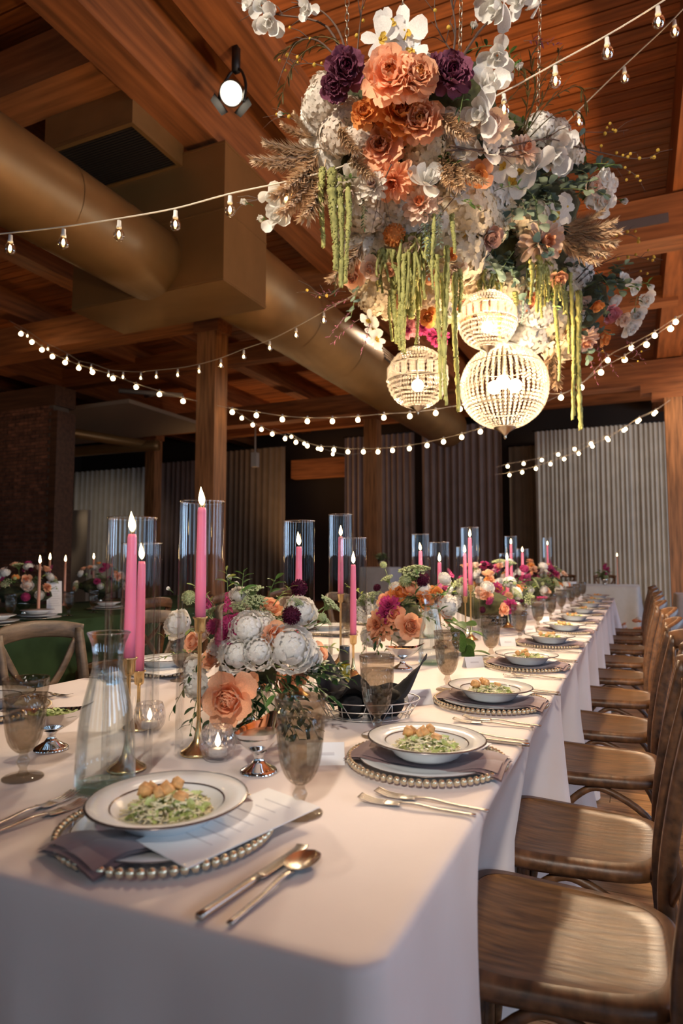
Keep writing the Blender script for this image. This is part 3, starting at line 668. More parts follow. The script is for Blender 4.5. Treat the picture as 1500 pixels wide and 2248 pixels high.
PROTO = dict(plate=proto_plate(), bowl=proto_bowl(), chg1=proto_charger(True), chg2=proto_charger(False), napkin=proto_napkin(), menu=proto_menu(), fork=proto_fork(), knife=proto_knife(),
             spoon=proto_spoon(), goblet=proto_goblet(), sal1=proto_salad(True), sal2=proto_salad(False), card=proto_card())
def put(key, M, label, cat, group, rz=0.0, rx=0.0, ry=0.0, p=(0,0,0)):
    c = clone(PROTO[key]); mm = M @ Matrix.Translation(p) @ Matrix.Rotation(rz, 4, 'Z') @ Matrix.Rotation(rx, 4, 'X') @ Matrix.Rotation(ry, 4, 'Y')
    c.location = mm.to_translation(); c.rotation_mode = 'QUATERNION'; c.rotation_quaternion = mm.to_quaternion(); return tag(c, label, cat, group)
def setting(x, y, rz, where, detail=2, single=False, cutlery=True, gob=(0.155, 0.165), card=True):
    M = Matrix.Translation((x, y, TOP)) @ Matrix.Rotation(rz, 4, 'Z'); j = lambda s: random.uniform(-s, s)
    put('chg1' if single else 'chg2', M, 'gold-beaded glass charger %s' % where, 'charger', 'beaded chargers', rz=j(0.5), p=(0,0,0.0006)).scale = (0.935, 0.935, 1)
    put('plate', M, 'white dinner plate under the napkin %s' % where, 'plate', 'dinner plates', p=(0,0,0.0040))
    put('napkin', M, 'folded dusty mauve napkin %s' % where, 'napkin', 'mauve napkins', rz=R(-6)+j(0.12), p=(0.0,0,-0.004))
    put('menu', M, 'white menu card tucked beneath the bowl %s' % where, 'menu', 'menu cards', rz=R(-10)+j(0.08), rx=R(1.5), ry=R(2), p=(0.098,0.030,0.0215))
    put('bowl', M, 'white rimmed soup plate %s' % where, 'plate', 'soup plates', p=(0,0,0.0165), rx=R(1.0))
    if detail: put('sal1' if detail > 1 else 'sal2', M, 'salad with croutons in the bowl %s' % where, 'salad', 'salads', rz=j(2), p=(0,0,0.0155))
    if cutlery:
        put('fork', M, 'outer dinner fork %s' % where, 'fork', 'forks', rz=R(2)+j(0.06), p=(-0.245,-0.055,0)); put('fork', M, 'inner salad fork %s' % where, 'fork', 'forks', rz=R(-4)+j(0.05), p=(-0.212,-0.070,0))
        put('knife', M, 'table knife %s' % where, 'knife', 'knives', rz=j(0.04), p=(0.205,-0.060,0)); put('spoon', M, 'soup spoon %s' % where, 'spoon', 'spoons', rz=j(0.05), p=(0.238,-0.068,0))
    if gob: put('goblet', M, 'smoky cut-glass goblet %s' % where, 'goblet', 'smoky goblets', rz=j(1), p=(*gob, 0.0004))
    if card: put('card', M, 'small white place card %s' % where, 'place card', 'place cards', rz=R(-58)+j(0.2), p=(-0.075,0.188,0))
hd = at_z(368, 1828, TOP)
setting(hd.x, hd.y, R(-4), 'at the near head of the table', 2, True, card=False, gob=(0.135, 0.155))
for i, t in enumerate(PLATE_T):
    setting(-0.397+0.004*math.sin(i*2), t, PI/2, ('nearest on the chair side' if i == 0 else '%s from the near end on the right side' % ORD[i]), 2 if i < 2 else 1, i < 3, cutlery=i < 6)
for i, t in enumerate((1.26, 2.0, 2.70, 3.42, 4.1)):
    setting(-1.595, t, -PI/2, '%s from the near end on the left side' % ORD[i], 0, False, cutlery=i < 2, card=False, gob=(0.13, 0.165) if i else None)
g2 = at_z(50, 1708, TOP); put('goblet', Matrix.Translation(g2), 'smoky cut-glass goblet at the far left edge of the picture', 'goblet', 'smoky goblets')
for k in PROTO.values():
    for ch in list(k.children): bpy.data.objects.remove(ch)
    bpy.data.objects.remove(k)

# ------------------------------------------------------------------ candles in glass cylinders
def zpix(P, px, py): d = (P-CAM).dot(_f); return at(px, py, d).z
def hurricane(px, py, ytop, ctop, cbot, desc, rad=0.0475, black=False):
    P = at_z(px, py, TOP); x, y_ = P.x, P.y; zt = zpix(P, px, ytop); z1 = zpix(P, px, ctop); z0 = zpix(P, px, cbot)
    c = thing('glass_cylinder', 'tall clear glass candle cylinder %s' % desc, 'glass cylinder', (x, y_, TOP), 0, 'glass candle cylinders'); H = zt-TOP
    obj('cylinder_wall', MB().lathe([(rad, 0.001), (rad, H*0.3), (rad, H*0.7), (rad, H)], 48).mesh('cylinder_wall', 'cylinderglass'), c)
    obj('rim', MB().tube([(rad*math.cos(a*PI/20), rad*math.sin(a*PI/20), H) for a in range(41)], 0.0018, 6, cap=False).mesh('cylinder_rim', 'clearglass'), c)
    s = thing('candlestick', '%s candlestick %s' % ('black' if black else 'slim gold', desc), 'candlestick', (x, y_, TOP), 0, 'candlesticks'); h = z0-TOP; m = 'blackcap' if black else 'gold'
    obj('base', MB().lathe([(0,0.001),(0.0365,0.001),(0.0375,0.004),(0.034,0.008),(0.020,0.016),(0.010,0.030),(0.006,0.05),(0.0042,0.07)], 32).mesh('candlestick_base', m), s)
    obj('stem', MB().lathe([(0.0042,0.07),(0.0042,h-0.035),(0.008,h-0.030)], 16).mesh('candlestick_stem', m), s)
    obj('cup', MB().lathe([(0.0042,h-0.034),(0.0105,h-0.030),(0.012,h-0.024),(0.0125,h-0.004),(0.0160,h),(0.0160,h+0.002),(0.0115,h+0.002),(0.0115,h-0.012)], 24).mesh('candlestick_cup', m), s)
    k = thing('taper_candle', 'lit pink taper candle %s' % desc, 'candle', (x, y_, z0+0.001), 0, 'pink taper candles'); L = z1-z0
    lean = 0.004*math.sin(px)
    obj('candle_body', MB().lathe([(0,-0.008),(0.0113,-0.008),(0.0113,L*0.25),(0.0105,L*0.6),(0.0092,L*0.97),(0.0075,L),(0.0,L-0.002)], 20).mesh('candle_body', 'candlepink'), k)
    obj('wick', MB().tube([(0,0,L-0.003),(0.001,0,L+0.008)], 0.0010, 5).mesh('wick', 'wick'), k)
    dx = 0.0 if lean < 0.002 else -0.006
    obj('flame', MB().lathe([(0.0,0.0),(0.0045,0.005),(0.0070,0.012),(0.0064,0.019),(0.0038,0.029),(0.0014,0.037),(0.0,0.042)], 14).mesh('flame', 'flame'), k, (0.0005, 0, L+0.004), (0, dx*18, 0))
for a in ((435,1655,1098,1112,1358,'left of the nearest bouquet'), (278,1690,1135,1172,1448,'behind the near carafe'), (303,1600,1192,1233,1475,'just behind the carafe candle'),
          (655,1530,1142,1200,1400,'rising behind the nearest bouquet'), (748,1459,1128,1178,1305,'tall one between the first two bouquets'), (776,1490,1180,1240,1395,'low one beside the olive oil bottle'),
          (925,1401,1172,1210,1310,'behind the second bouquet at its left'), (967,1423,1190,1235,1335,'behind the second bouquet at its right'), (1023,1398,1200,1215,1310,'thin one left of the tall far candle'),
          (1035,1406,1157,1180,1285,'tall one before the third bouquet'), (1116,1378,1215,1230,1318,'beside the far black bottle'), (1125,1350,1177,1195,1285,'tall one in the third bouquet'),
          (1150,1350,1205,1213,1290,'low one right of the third bouquet'), (1205,1318,1180,1197,1262,'farthest one against the pale curtain')):
    hurricane(*a)

# ------------------------------------------------------------------ things on the table
def carafe(px, py, sc, desc, level=0.155):
    P = at_z(px, py, TOP); c = thing('carafe', desc, 'carafe', P, 0, 'water carafes'); c.scale = (sc,)*3
    outer = [(0.046,0.0),(0.0515,0.004),(0.0525,0.015),(0.0515,0.05),(0.049,0.10),(0.044,0.14),(0.0375,0.165),(0.0305,0.195),(0.0268,0.215),(0.0262,0.235),(0.0295,0.255),(0.0365,0.272),(0.0375,0.274)]
    lathe_part('glass_body', outer, 'clearglass', c)
    lathe_part('base_disc', [(0,0.004),(0.046,0.004),(0.048,0.012),(0,0.014)], 'greenglass', c); lathe_part('lip', [(0.0365,0.272),(0.0385,0.2735),(0.0365,0.2755),(0.0345,0.2735)], 'clearglass', c)
    lathe_part('water', [(0,0.016),(0.047,0.016),(0.049,0.05),(0.0465,0.10),(0.0415,0.14),(0.035,0.165),(0.0285,0.193),(0.0255,0.205),(0,0.205)], 'water', c)
    for k in range(5): obj('ice_cube', MB().box((0,0,0), (0.016,0.016,0.014)).mesh('ice_cube', 'clearglass', False), c, (0.012*math.cos(k*2.3), 0.012*math.sin(k*2.3), 0.190+0.006*(k % 3)), (k, k*0.7, k*1.3))
carafe(230, 1732, 1.0, 'clear glass water carafe standing behind the near head plate')
carafe(948, 1458, 1.0, 'clear glass water carafe right of the second bouquet')
carafe(942, 1400, 1.0, 'farther glass water carafe behind the second bouquet carafe')
def boat(px, py, rz, desc, fill='herbs'):
    P = at_z(px, py, TOP); c = thing('sauce_boat', desc, 'sauce boat', P, rz, 'chrome sauce boats')
    lathe_part('foot', [(0,0.0),(0.037,0.0),(0.038,0.003),(0.032,0.008),(0.014,0.018),(0.009,0.026),(0.010,0.034),(0.016,0.040)], 'chrome', c, 32)
    def fn(u, v):
        a = 2*PI*u; q = [0.05, 0.30, 0.55, 0.78, 0.95, 1.0][int(round(v*5))]; z = [0.038, 0.041, 0.050, 0.064, 0.080, 0.084][int(round(v*5))]
        sp = math.exp(-((min(a, 2*PI-a))/0.42)**2); return ((0.066*math.cos(a)+0.020*sp*q)*q, 0.043*math.sin(a)*q, z+0.014*sp*q*q+0.006*q*q*(1-math.cos(2*a))*-0.4)
    obj('bowl', MB().grid(fn, 40, 5).mesh('boat_bowl', 'chrome'), c)
    obj('sauce', MB().grid(lambda u, v: (0.059*v*math.cos(2*PI*u), 0.038*v*math.sin(2*PI*u), 0.071+0.006*(1-v*v)), 28, 4).mesh('sauce', fill), c)
    if fill == 'herbs':
        mb = MB(); rs = random.Random(3)
        for k in range(90):
            a = rs.random()*6.3; d = math.sqrt(rs.random()); M = Matrix.Translation((0.052*d*math.cos(a), 0.034*d*math.sin(a), 0.076)) @ Matrix.Rotation(rs.random()*6, 4, 'Z'); mb.petal(0.012, 0.004, 30, 10, 0, 0, 0, .3, .001, 0, 2, 2, M=M)
        o = obj('chopped_greens', mb.mesh('chopped_greens', 'lettuce'), c); o['kind'] = 'stuff'
boat(112, 1645, R(35), 'chrome footed sauce boat of green herbs behind the left goblet'); boat(568, 1695, R(100), 'chrome footed sauce boat left of the near smoky goblet', 'silverbowl'); boat(884, 1468, R(20), 'chrome sauce boat in front of the second bouquet', 'crouton')
VN = 0
def votive(px, py, desc, r=0.037, kind='cut'):
    P = at_z(px, py, TOP); c = thing('votive_holder', desc, 'votive candle', P, 0, 'votive candles')
    if kind == 'cut':
        cut = lambda a, v: 1+0.03*math.cos(16*a+v*9)*math.sin(PI*v)
        obj('glass_cup', MB().lathe([(r*0.5,0.0),(r*0.72,0.004),(r*0.92,r*0.42),(r,r*0.9),(r*0.95,r*1.4),(r*0.80,r*1.78),(r*0.76,r*1.82),(r*0.88,r*1.4),(r*0.9,r*0.8),(r*0.6,r*0.25),(0,r*0.2)], 48, fn=cut).mesh('votive_cup', 'cutglass'), c)
    else:
        obj('glass_cup', MB().lathe([(0,0.001),(r*0.7,0.001),(r*0.72,0.006),(r*0.82,r*2.2),(r*0.78,r*2.2),(r*0.68,0.01),(0,0.01)], 32, fn=lambda a, v: 1+0.02*math.cos(18*a)).mesh('votive_cup', 'clearglass'), c)
    obj('wax_light', MB().lathe([(0,r*0.25),(r*0.5,r*0.25),(r*0.5,r*0.62),(0,r*0.64)], 20).mesh('wax_light', 'wax'), c)
    obj('flame', MB().lathe([(0,0),(0.0045,0.005),(0.006,0.011),(0.003,0.022),(0,0.030)], 10).mesh('votive_flame', 'votive'), c, (0,0,r*0.68))
votive(478, 1668, 'round cut-glass votive left of the chrome sauce boat'); votive(328, 1605, 'round cut-glass votive behind the near carafe')
votive(715, 1462, 'ribbed clear votive behind the nearest bouquet', 0.036, 'cup'); votive(1027, 1402, 'clear votive right of the second bouquet', 0.034, 'cup'); votive(612, 1585, 'small ribbed votive glass under the nearest bouquet', 0.030, 'cup')
def bottle(px, py, h, desc, liq, m2='blackcap'):
    P = at_z(px, py, TOP); c = thing('bottle', desc, 'bottle', P, 0); r = 0.0165
    lathe_part('glass_body', [(0,0.001),(r,0.001),(r+0.001,0.004),(r+0.001,h*0.55),(r*0.8,h*0.6),(r*0.55,h*0.62)], liq, c, 28)
    lathe_part('cap', [(r*0.6,h*0.60),(r*0.98,h*0.60),(r*0.98,h*0.985),(r*0.9,h),(0,h)], m2, c, 28)
bottle(757, 1512, 0.135, 'small olive oil bottle with black cap beside the bread basket', 'oil'); bottle(1117, 1376, 0.150, 'slim black bottle farther along the table', 'blackcap')
def basket(px, py, desc, cdesc, rx=0.135, ry=0.10):
    P = at_z(px, py, TOP); c = thing('bread_basket', desc, 'basket', P, R(20), 'wire bread baskets'); h = 0.048; N = 26
    e = lambda a, q, z: (rx*q*math.cos(a), ry*q*math.sin(a), z)
    for q, z in ((0.80, 0.004), (0.90, 0.026), (1.0, h)): obj('wire_ring', MB().tube([e(2*PI*k/48, q, z) for k in range(49)], 0.0016, 5, cap=False).mesh('wire_ring', 'wirewhite'), c)
    for k in range(N):
        a = 2*PI*k/N; b = a+(PI/N*(1 if k % 2 else -1)); obj('wire_strut', MB().tube([e(a, 0.80, 0.004), e((a+b)/2, 0.9, 0.026), e(b, 1.0, h)], 0.0012, 4).mesh('wire_strut', 'wirewhite'), c)
    cl = thing('basket_napkin', cdesc, 'napkin', P+Vector((0,0,0.006)), R(20), 'black basket napkins')
    rs = random.Random(5)
    def fn(u, v):
        a = 2*PI*u; w = v; pk = max(0, math.cos(2*a+0.5))**2*0.095 + max(0, math.cos(3*a-1.0))**3*0.060
        rr = 0.93*min(1, w*1.25) + (0.24*pk/0.095 if w > 0.8 else 0)*(w-0.8)*5
        z = 0.012+0.045*math.sin(w*PI)*(0.5+0.5*math.sin(3*a+1)) + pk*max(0,(w-0.55)/0.45)**1.4 + 0.010*math.sin(5*a+9*w) + 0.045*w*w
        return (rx*rr*math.cos(a), ry*rr*math.sin(a), z)
    obj('cloth', MB().grid(fn, 48, 14).mesh('basket_cloth', 'napkin_black'), cl)
    cl2 = MB()
    for k in range(5): cl2.ball((rx*0.45*math.cos(k*1.3), ry*0.45*math.sin(k*1.3), 0.03), 0.035, 10, 7, jit=0.08)
    obj('folded_cloth', cl2.mesh('folded_cloth', 'napkin_black'), cl)
basket(808, 1572, 'white wire bread basket left of the second goblet', 'crumpled black napkin lining the near bread basket')
basket(1083, 1372, 'farther wire bread basket behind the goblets', 'black napkin in the farther bread basket')

# ------------------------------------------------------------------ flower shapes (unit radius, facing +Z)
def layers(mb, specs, seed=1, jit=0.12):
    rs = random.Random(seed); st = random.getstate(); random.seed(seed)
    for (n, L, Wd, a0, a1, r0, z0, cup, ruf, mi) in specs:
        ph = rs.random()*6
        for k in range(n):
            s = 1+rs.uniform(-jit, jit); mb.petal(L*s, Wd*s, a0+rs.uniform(-8,8), a1+rs.uniform(-12,12), ph+2*PI*k/n+rs.uniform(-.15,.15), r0, z0, cup, ruf*rs.uniform(.5,1.4), mi, 4, 6)
    random.setstate(st); return mb
def peony(c_out, c_in, name, seed): return layers(MB(), [(6,.42,.22,80,118,.04,0,.5,.05,1),(8,.58,.30,68,105,.08,0,.5,.07,1),(8,.72,.36,52,88,.12,-.05,.45,.08,0),(9,.86,.42,32,68,.14,-.1,.4,.09,0),(9,.98,.46,8,45,.14,-.15,.3,.10,0),(7,.98,.44,-20,20,.14,-.2,.2,.10,0)], seed).mesh(name, [c_out, c_in])
def rose(c_out, c_in, name, seed):
    rs = random.Random(seed); st = random.getstate(); random.seed(seed); mb = MB()
    for k in range(27):
        u = k/26; s = 1+rs.uniform(-.08,.08); mb.petal((.50+.50*u)*s, (.20+.40*u)*s, 89-46*u**1.4, 116-(96 if k > 21 else 72)*u**2, k*2.42+rs.uniform(-.2,.2), .03+.25*u, .12-.38*u, .85-.45*u, .015+.04*u, 1 if u < .42 else 0, 5, 6)
    random.setstate(st); return mb.mesh(name, [c_out, c_in])
def ranunculus(c, ci, name, seed):
    rs = random.Random(seed); st = random.getstate(); random.seed(seed); mb = MB(); mb.ball((0,0,-.1), .70, 14, 9, 0)
    J = 5
    for j in range(J):
        q = j/(J-1); th = R(16+88*q); rho = .60+.36*q; n = 4+int(4*q); ph = rs.random()*6
        for k in range(n):                                 # petals lie on a dome like scales, tips towards the crown
            a = ph+2*PI*k/n+rs.uniform(-.12,.12); nrm = Vector((math.sin(th)*math.cos(a), math.sin(th)*math.sin(a), math.cos(th))); up = Vector((-math.cos(th)*math.cos(a), -math.cos(th)*math.sin(a), math.sin(th)))
            side = nrm.cross(up); L = (.46+.14*q)*rs.uniform(.9,1.1); M = Matrix((( up.x, side.x, nrm.x, 0), (up.y, side.y, nrm.y, 0), (up.z, side.z, nrm.z, 0), (0,0,0,1))); M.translation = nrm*rho+Vector((0,0,-.1))
            mb.petal(L*1.2, .30+.26*q, 24, -4+14*q, 0, -L*.6, -.05, -.18, .04+.05*rs.random(), 1 if j == 0 else 0, 5, 6, M=M)
    random.setstate(st); return mb.mesh(name, [c, ci])
def dahlia(c, ci, name, seed): return layers(MB(), [(10,.42,.10,78,95,.03,.10,.8,0,1),(12,.62,.15,58,78,.08,.06,.7,.01,1),(14,.82,.19,36,52,.1,0,.6,.02,0),(14,.95,.21,14,28,.12,-.08,.5,.02,0),(12,1.0,.22,-12,4,.12,-.15,.4,.02,0)], seed).mesh(name, [c, ci])
def orchid(c, name, seed):
    mb = MB(); st = random.getstate(); random.seed(seed)
    for az, w in ((0.0,.52),(PI,.52)): mb.petal(.95, w, 12, 2, az, .03, .04, .10, .03, 0, 4, 5)
    for az in (PI/2, PI+.95, 2*PI-.95): mb.petal(.92, .36, 4, -6, az, .03, 0, .15, .02, 0, 3, 4, .2)
    for az in (PI*1.5, PI*1.5-.9, PI*1.5+.9): mb.petal(.38, .16, 55, 10, az, .02, .05, .6, .01, 1, 3, 3)
    mb.ball((0,0,.14), .09, 8, 5, 1); random.setstate(st); return mb.mesh(name, [c, 'p_yellow'])
def magnolia(c, name, seed): return layers(MB(), [(3,.85,.42,70,92,.05,0,.6,.03,0),(3,1.0,.50,48,62,.08,-.05,.5,.04,0),(3,1.1,.50,18,22,.08,-.1,.35,.05,0)], seed).mesh(name, [c, c])
def bud(c, name): 
    mb = layers(MB(), [(4,1.3,.42,86,100,.06,-.3,1.0,0,0),(4,1.15,.48,80,88,.12,-.3,.9,.02,0)], 3)
    layers(mb, [(5,.9,.22,70,60,.1,-.42,.5,.02,1)], 4); mb.tube([(0,0,-1.6),(0.05,0,-.8),(0,0,-.3)], .06, 5, 1); return mb.mesh(name, [c, 'g_mid'])
def hydrangea(c, name, seed, n=70):
    rs = random.Random(seed); mb = MB(); mb.ball((0,0,-.05), .74, 12, 8, 0, .06, (1,1,.85))
    for k in range(n):
        z = 1-1.55*(k+.5)/n; a = k*2.39996; r = math.sqrt(max(0,1-z*z)); nrm = Vector((r*math.cos(a), r*math.sin(a), z)); p = Vector((nrm.x, nrm.y, nrm.z*.85))*(.86+.12*rs.random())
        M = Matrix.Translation(p) @ (nrm+Vector((rs.uniform(-.3,.3),rs.uniform(-.3,.3),rs.uniform(-.3,.3)))).to_track_quat('Z','Y').to_matrix().to_4x4() @ Matrix.Rotation(rs.random()*6, 4, 'Z')
        for q in range(4): mb.petal(.25, .14, 28, -6, q*PI/2, .01, 0, .12, .02, 0, 2, 2, M=M)
    return mb.mesh(name, [c])
def pincushion(c, name, seed, squash=.85, n=90):
    rs = random.Random(seed); mb = MB(); mb.ball((0,0,0), .70, 10, 7, 0, .05)
    for k in range(n):
        z = 1-1.75*(k+.5)/n; a = k*2.39996; r = math.sqrt(max(0,1-z*z)); nrm = Vector((r*math.cos(a), r*math.sin(a), z*squash))
        M = Matrix.Translation(nrm*.62) @ nrm.to_track_quat('Z','Y').to_matrix().to_4x4() @ Matrix.Rotation(rs.random()*6, 4, 'Z')
        mb.petal(.34, .10, 80, 40, 0, 0, 0, .6, .03, 0, 2, 2, M=M); mb.petal(.30, .09, 85, 60, PI, 0, 0, .6, .03, 0, 1, 2, M=M)
    return mb.mesh(name, [c])
def stock(c, name, seed, n=34):                            # upright spike, base at z=0, tip at z=2
    rs = random.Random(seed); mb = MB(); mb.tube([(0,0,-.8),(0,0,2)], .05, 5, 1)
    for k in range(n):
        u = k/n; a = k*2.4; rr = .34*(1-u*.75)+.04; p = Vector((rr*math.cos(a), rr*math.sin(a), .1+1.9*u)); nrm = Vector((math.cos(a), math.sin(a), .5))
        M = Matrix.Translation(p) @ nrm.to_track_quat('Z','Y').to_matrix().to_4x4(); s = 1-.6*u
        for q in range(5): mb.petal(.24*s, .13*s, 40, 0, q*1.2566, .01, 0, .15, .05, 0, 2, 2, M=M)
    return mb.mesh(name, [c, 'stemgreen'])
def umbel(name, seed, c='g_umbel'):
    rs = random.Random(seed); mb = MB()
    for k in range(30):
        a = k*2.39996; d = math.sqrt((k+.5)/30); p = Vector((d*math.cos(a), d*math.sin(a), .25*(1-d*d))); mb.tube([(0,0,-.75), p*.5+Vector((0,0,-.2)), p], .02, 3, 1, cap=False)
        for q in range(7): b = q*.9+k; mb.ball((p.x+.10*math.cos(b)*rs.random()*1.6, p.y+.10*math.sin(b)*rs.random()*1.6, p.z+.05*rs.random()), .065, 5, 3, 0)
    mb.tube([(0,0,-2.2),(0.05,0,-1.4),(0,0,-.75)], .035, 5, 1); return mb.mesh(name, [c, 'stemgreen'])
def strand(name, seed, c='g_amaranth', thick=1.0, kn=34): # hangs from z=0 to z=-1
    rs = random.Random(seed); mb = MB(); pts = []; rad = []
    for k in range(kn+1):
        u = k/kn; pts.append((.02*math.sin(u*5+seed), .02*math.cos(u*4+seed), -u)); rad.append(thick*(.028*(1-u*.55)+.006)*(0.75+.5*rs.random()))
    st = random.getstate(); random.seed(seed); mb.tube(pts, rad, 7, 0, jit=.35)
    for k in range(int(150*min(1.6, thick))):
        u = rs.random(); a = rs.random()*6.3; r = thick*(.030*(1-u*.6)+.004); mb.ball((pts[int(u*kn)][0]+r*math.cos(a), pts[int(u*kn)][1]+r*math.sin(a), -u), .009*thick**.5, 4, 3, 0, .3)
    random.setstate(st); return mb.mesh(name, [c])
def plume(name, seed, n=330, c='pampas'):                  # pampas: root at 0, tip at z=1, drooping to +x
    rs = random.Random(seed); mb = MB(); axis = lambda u: Vector((.28*u*u, 0, u*(1-.12*u)))
    mb.tube([axis(k/6) for k in range(7)], .010, 4, 0)
    for k in range(n):
        u = .08+.9*rs.random(); a = rs.random()*6.28; p = axis(u); L = .34*(1-u*.5)*rs.uniform(.5,1.25); d = Vector((.50*math.cos(a)+.20, .50*math.sin(a), .85)).normalized()
        q1 = p+d*L*.5+Vector((0,0,.01)); q2 = p+d*L+Vector((.06*L, 0, -.12*L)); w = .013; s = Vector((-math.sin(a), math.cos(a), 0))*w
        b = Vector((math.cos(a), math.sin(a), 0))*w*.7
        mb.add([p-s*.3, p+s*.3, q1+s, q1-s, q2, p+b*.3, q1+b], [(0,1,2,3),(3,2,4),(0,5,6,3),(3,6,4)], 0)
    return mb.mesh(name, [c])
def leafmesh(name, c, W=.5, fold=.25, bend=15, tip=.5, round_=False):
    mb = MB(); mb.petal(1.0, W if not round_ else .52, 10, 10-bend, 0, 0.06, 0, fold, .02, 0, 4, 5, tip if not round_ else 0); mb.tube([(0,0,0),(.1,0,.01)], .02, 4, 0); return mb.mesh(name, [c])
LEAF = dict(euc=leafmesh('leaf_round', 'g_eucalyptus', round_=True, fold=.12), dark=leafmesh('leaf_dark', 'g_dark', .26, .3, 35, .75), mid=leafmesh('leaf_mid', 'g_mid', .30, .3, 35, .75),
            teal=leafmesh('leaf_teal', 'g_teal', .34, .2, 20, .5), big=leafmesh('leaf_big', 'g_mid', .42, .25, 40, .55), lime=leafmesh('leaf_lime', 'g_lime', .24, .3, 30, .7))
def sprig(parent, root, d, L, kind, n, size, m='twig', alt=True, droop=.25, name='leaf_sprig', rs=random):
    d = Vector(d).normalized(); side = d.cross(Vector((0,0,1))); side = side.normalized() if side.length > .05 else Vector((1,0,0)); nrm = side.cross(d)
    pts = [Vector(root)+d*(L*u)+Vector((0,0,-droop*L*u*u)) for u in (0,.2,.4,.6,.8,1.0)]
    o = obj(name, MB().tube(pts, [size*.05*(1-.6*k/5) for k in range(6)], 4).mesh('sprig_stem', m), parent)
    for k in range(n):
        u = .18+.82*k/max(1,n-1); i = min(4, int(u*5)); p = pts[i].lerp(pts[i+1], u*5-i); s = 1 if k % 2 else -1
        v = (side*s*(1 if k < n-1 else .1) + d*.55 + nrm*rs.uniform(-.5,.5)).normalized()
        q = v.to_track_quat('X', 'Z') @ Quaternion((1,0,0), rs.uniform(-.6,.6)); obj('leaf', LEAF[kind], o, p, q, size*rs.uniform(.75,1.15)*(1-.25*u))
    return o
FL = dict(
  peony=[peony('p_peach','p_rust','peony',1), peony('p_orange','p_rust','peony',2), peony('p_peach','p_orange','peony',5)], rust=[peony('p_coral','p_rust','peony',3)],
  purple=[dahlia('p_purple','p_purple','dahlia',4), peony('p_purple','p_plum','peony',6)], hyd=[hydrangea('p_white','hydrangea',1), hydrangea('p_ivory','hydrangea',2)], hydc=[hydrangea('p_cream','hydrangea',3), hydrangea('p_cream','hydrangea',4)],
  taupe=[hydrangea('p_taupe','hydrangea',5)], dpeach=[dahlia('p_peach','p_coral','dahlia',1)], dblush=[dahlia('p_blush','p_peach','dahlia',2), dahlia('p_ivory','p_blush','dahlia',3)],
  rose=[rose('p_peach','p_coral','rose',1), rose('p_peach','p_peach','rose',2)], blush=[rose('p_blush','p_peach','rose',3), rose('p_blush','p_blush','rose',4)], wrose=[rose('p_white','p_blush','rose',5), rose('p_white','p_ivory','rose',8)],
  mauve=[rose('p_mauve','p_mauve','rose',6)], pink=[rose('p_pink','p_pink','rose',7), dahlia('p_pink','p_magenta','dahlia',8)], orange=[rose('p_orange','p_orange','rose',9)], mag=[dahlia('p_magenta','p_magenta','dahlia',9), pincushion('p_magenta','celosia',5)],
  orchid=[orchid('p_white','orchid',1), orchid('p_white','orchid',2)], magn=[magnolia('p_white','magnolia',1), magnolia('p_white','magnolia',2)], bud=[bud('p_white','rosebud')],
  ran=[ranunculus('p_white','p_ivory','ranunculus',1), ranunculus('p_white','p_white','ranunculus',2)], scab=[pincushion('p_plum','scabiosa',1)], pod=[pincushion('g_umbel','seed_pod',2,1.0), ], marig=[pincushion('p_orange','marigold',3)],
  stockm=[stock('p_magenta','stock',1)], stockw=[stock('p_white','stock',2)], lace=[umbel('umbel',1), umbel('umbel',2)])
NAME = dict(peony='peony', rust='peony', purple='dahlia', hyd='hydrangea', hydc='hydrangea', taupe='hydrangea', dpeach='dahlia', dblush='dahlia', rose='rose', blush='rose', wrose='rose', mauve='rose', pink='rose', orange='rose', mag='celosia',
            orchid='orchid', magn='magnolia', bud='rosebud', ran='ranunculus', scab='scabiosa', pod='seed_pod', marig='marigold', stockm='stock_flower', stockw='stock_flower', lace='queen_annes_lace')
RF = random.Random(21)
def bloom(parent, kind, P, r, out, spread=.35):
    v = Vector(out).normalized()+Vector((RF.uniform(-spread,spread), RF.uniform(-spread,spread), RF.uniform(-spread,spread)))
    q = face_to(v) @ Quaternion((0,0,1), RF.random()*6.28)
    return obj(NAME[kind], RF.choice(FL[kind]), parent, P, q, r)

# ------------------------------------------------------------------ the hanging flower cloud
HO = at(960, 420, 3.1)
hang = thing('hanging_flower_cloud', 'big hanging cloud of white, peach and orange flowers above the table', 'flower installation', HO)
def depth_at(px, py):
    d = 2.60 + 0.50*max(0, py-180)/420 + 0.55*max(0, px-1000)/380 + 0.25*max(0, 780-px)/200
    if px > 1230 and py > 560: d = max(d, 3.62)
    return min(d, 3.75)
def hp_(px, py, dd=0.0): return at(px, py, depth_at(px, py)+dd)-HO
core = MB()
for (px, py, rr, dd) in ((900,330,.26,.30),(760,330,.16,.25),(1080,400,.28,.35),(900,520,.24,.35),(1050,560,.28,.4),(1180,480,.22,.4),(1180,640,.24,.4),(850,220,.17,.30),(1000,230,.18,.30),(1270,660,.16,.25),(960,640,.18,.35),(860,590,.14,.3)):
    c = hp_(px, py, dd); core.ball(c, rr, 14, 9, jit=.10)
obj('moss_core', core.mesh('moss_core', 'moss'), hang)
VIEW = lambda P: (CAM-(P+HO)).normalized()
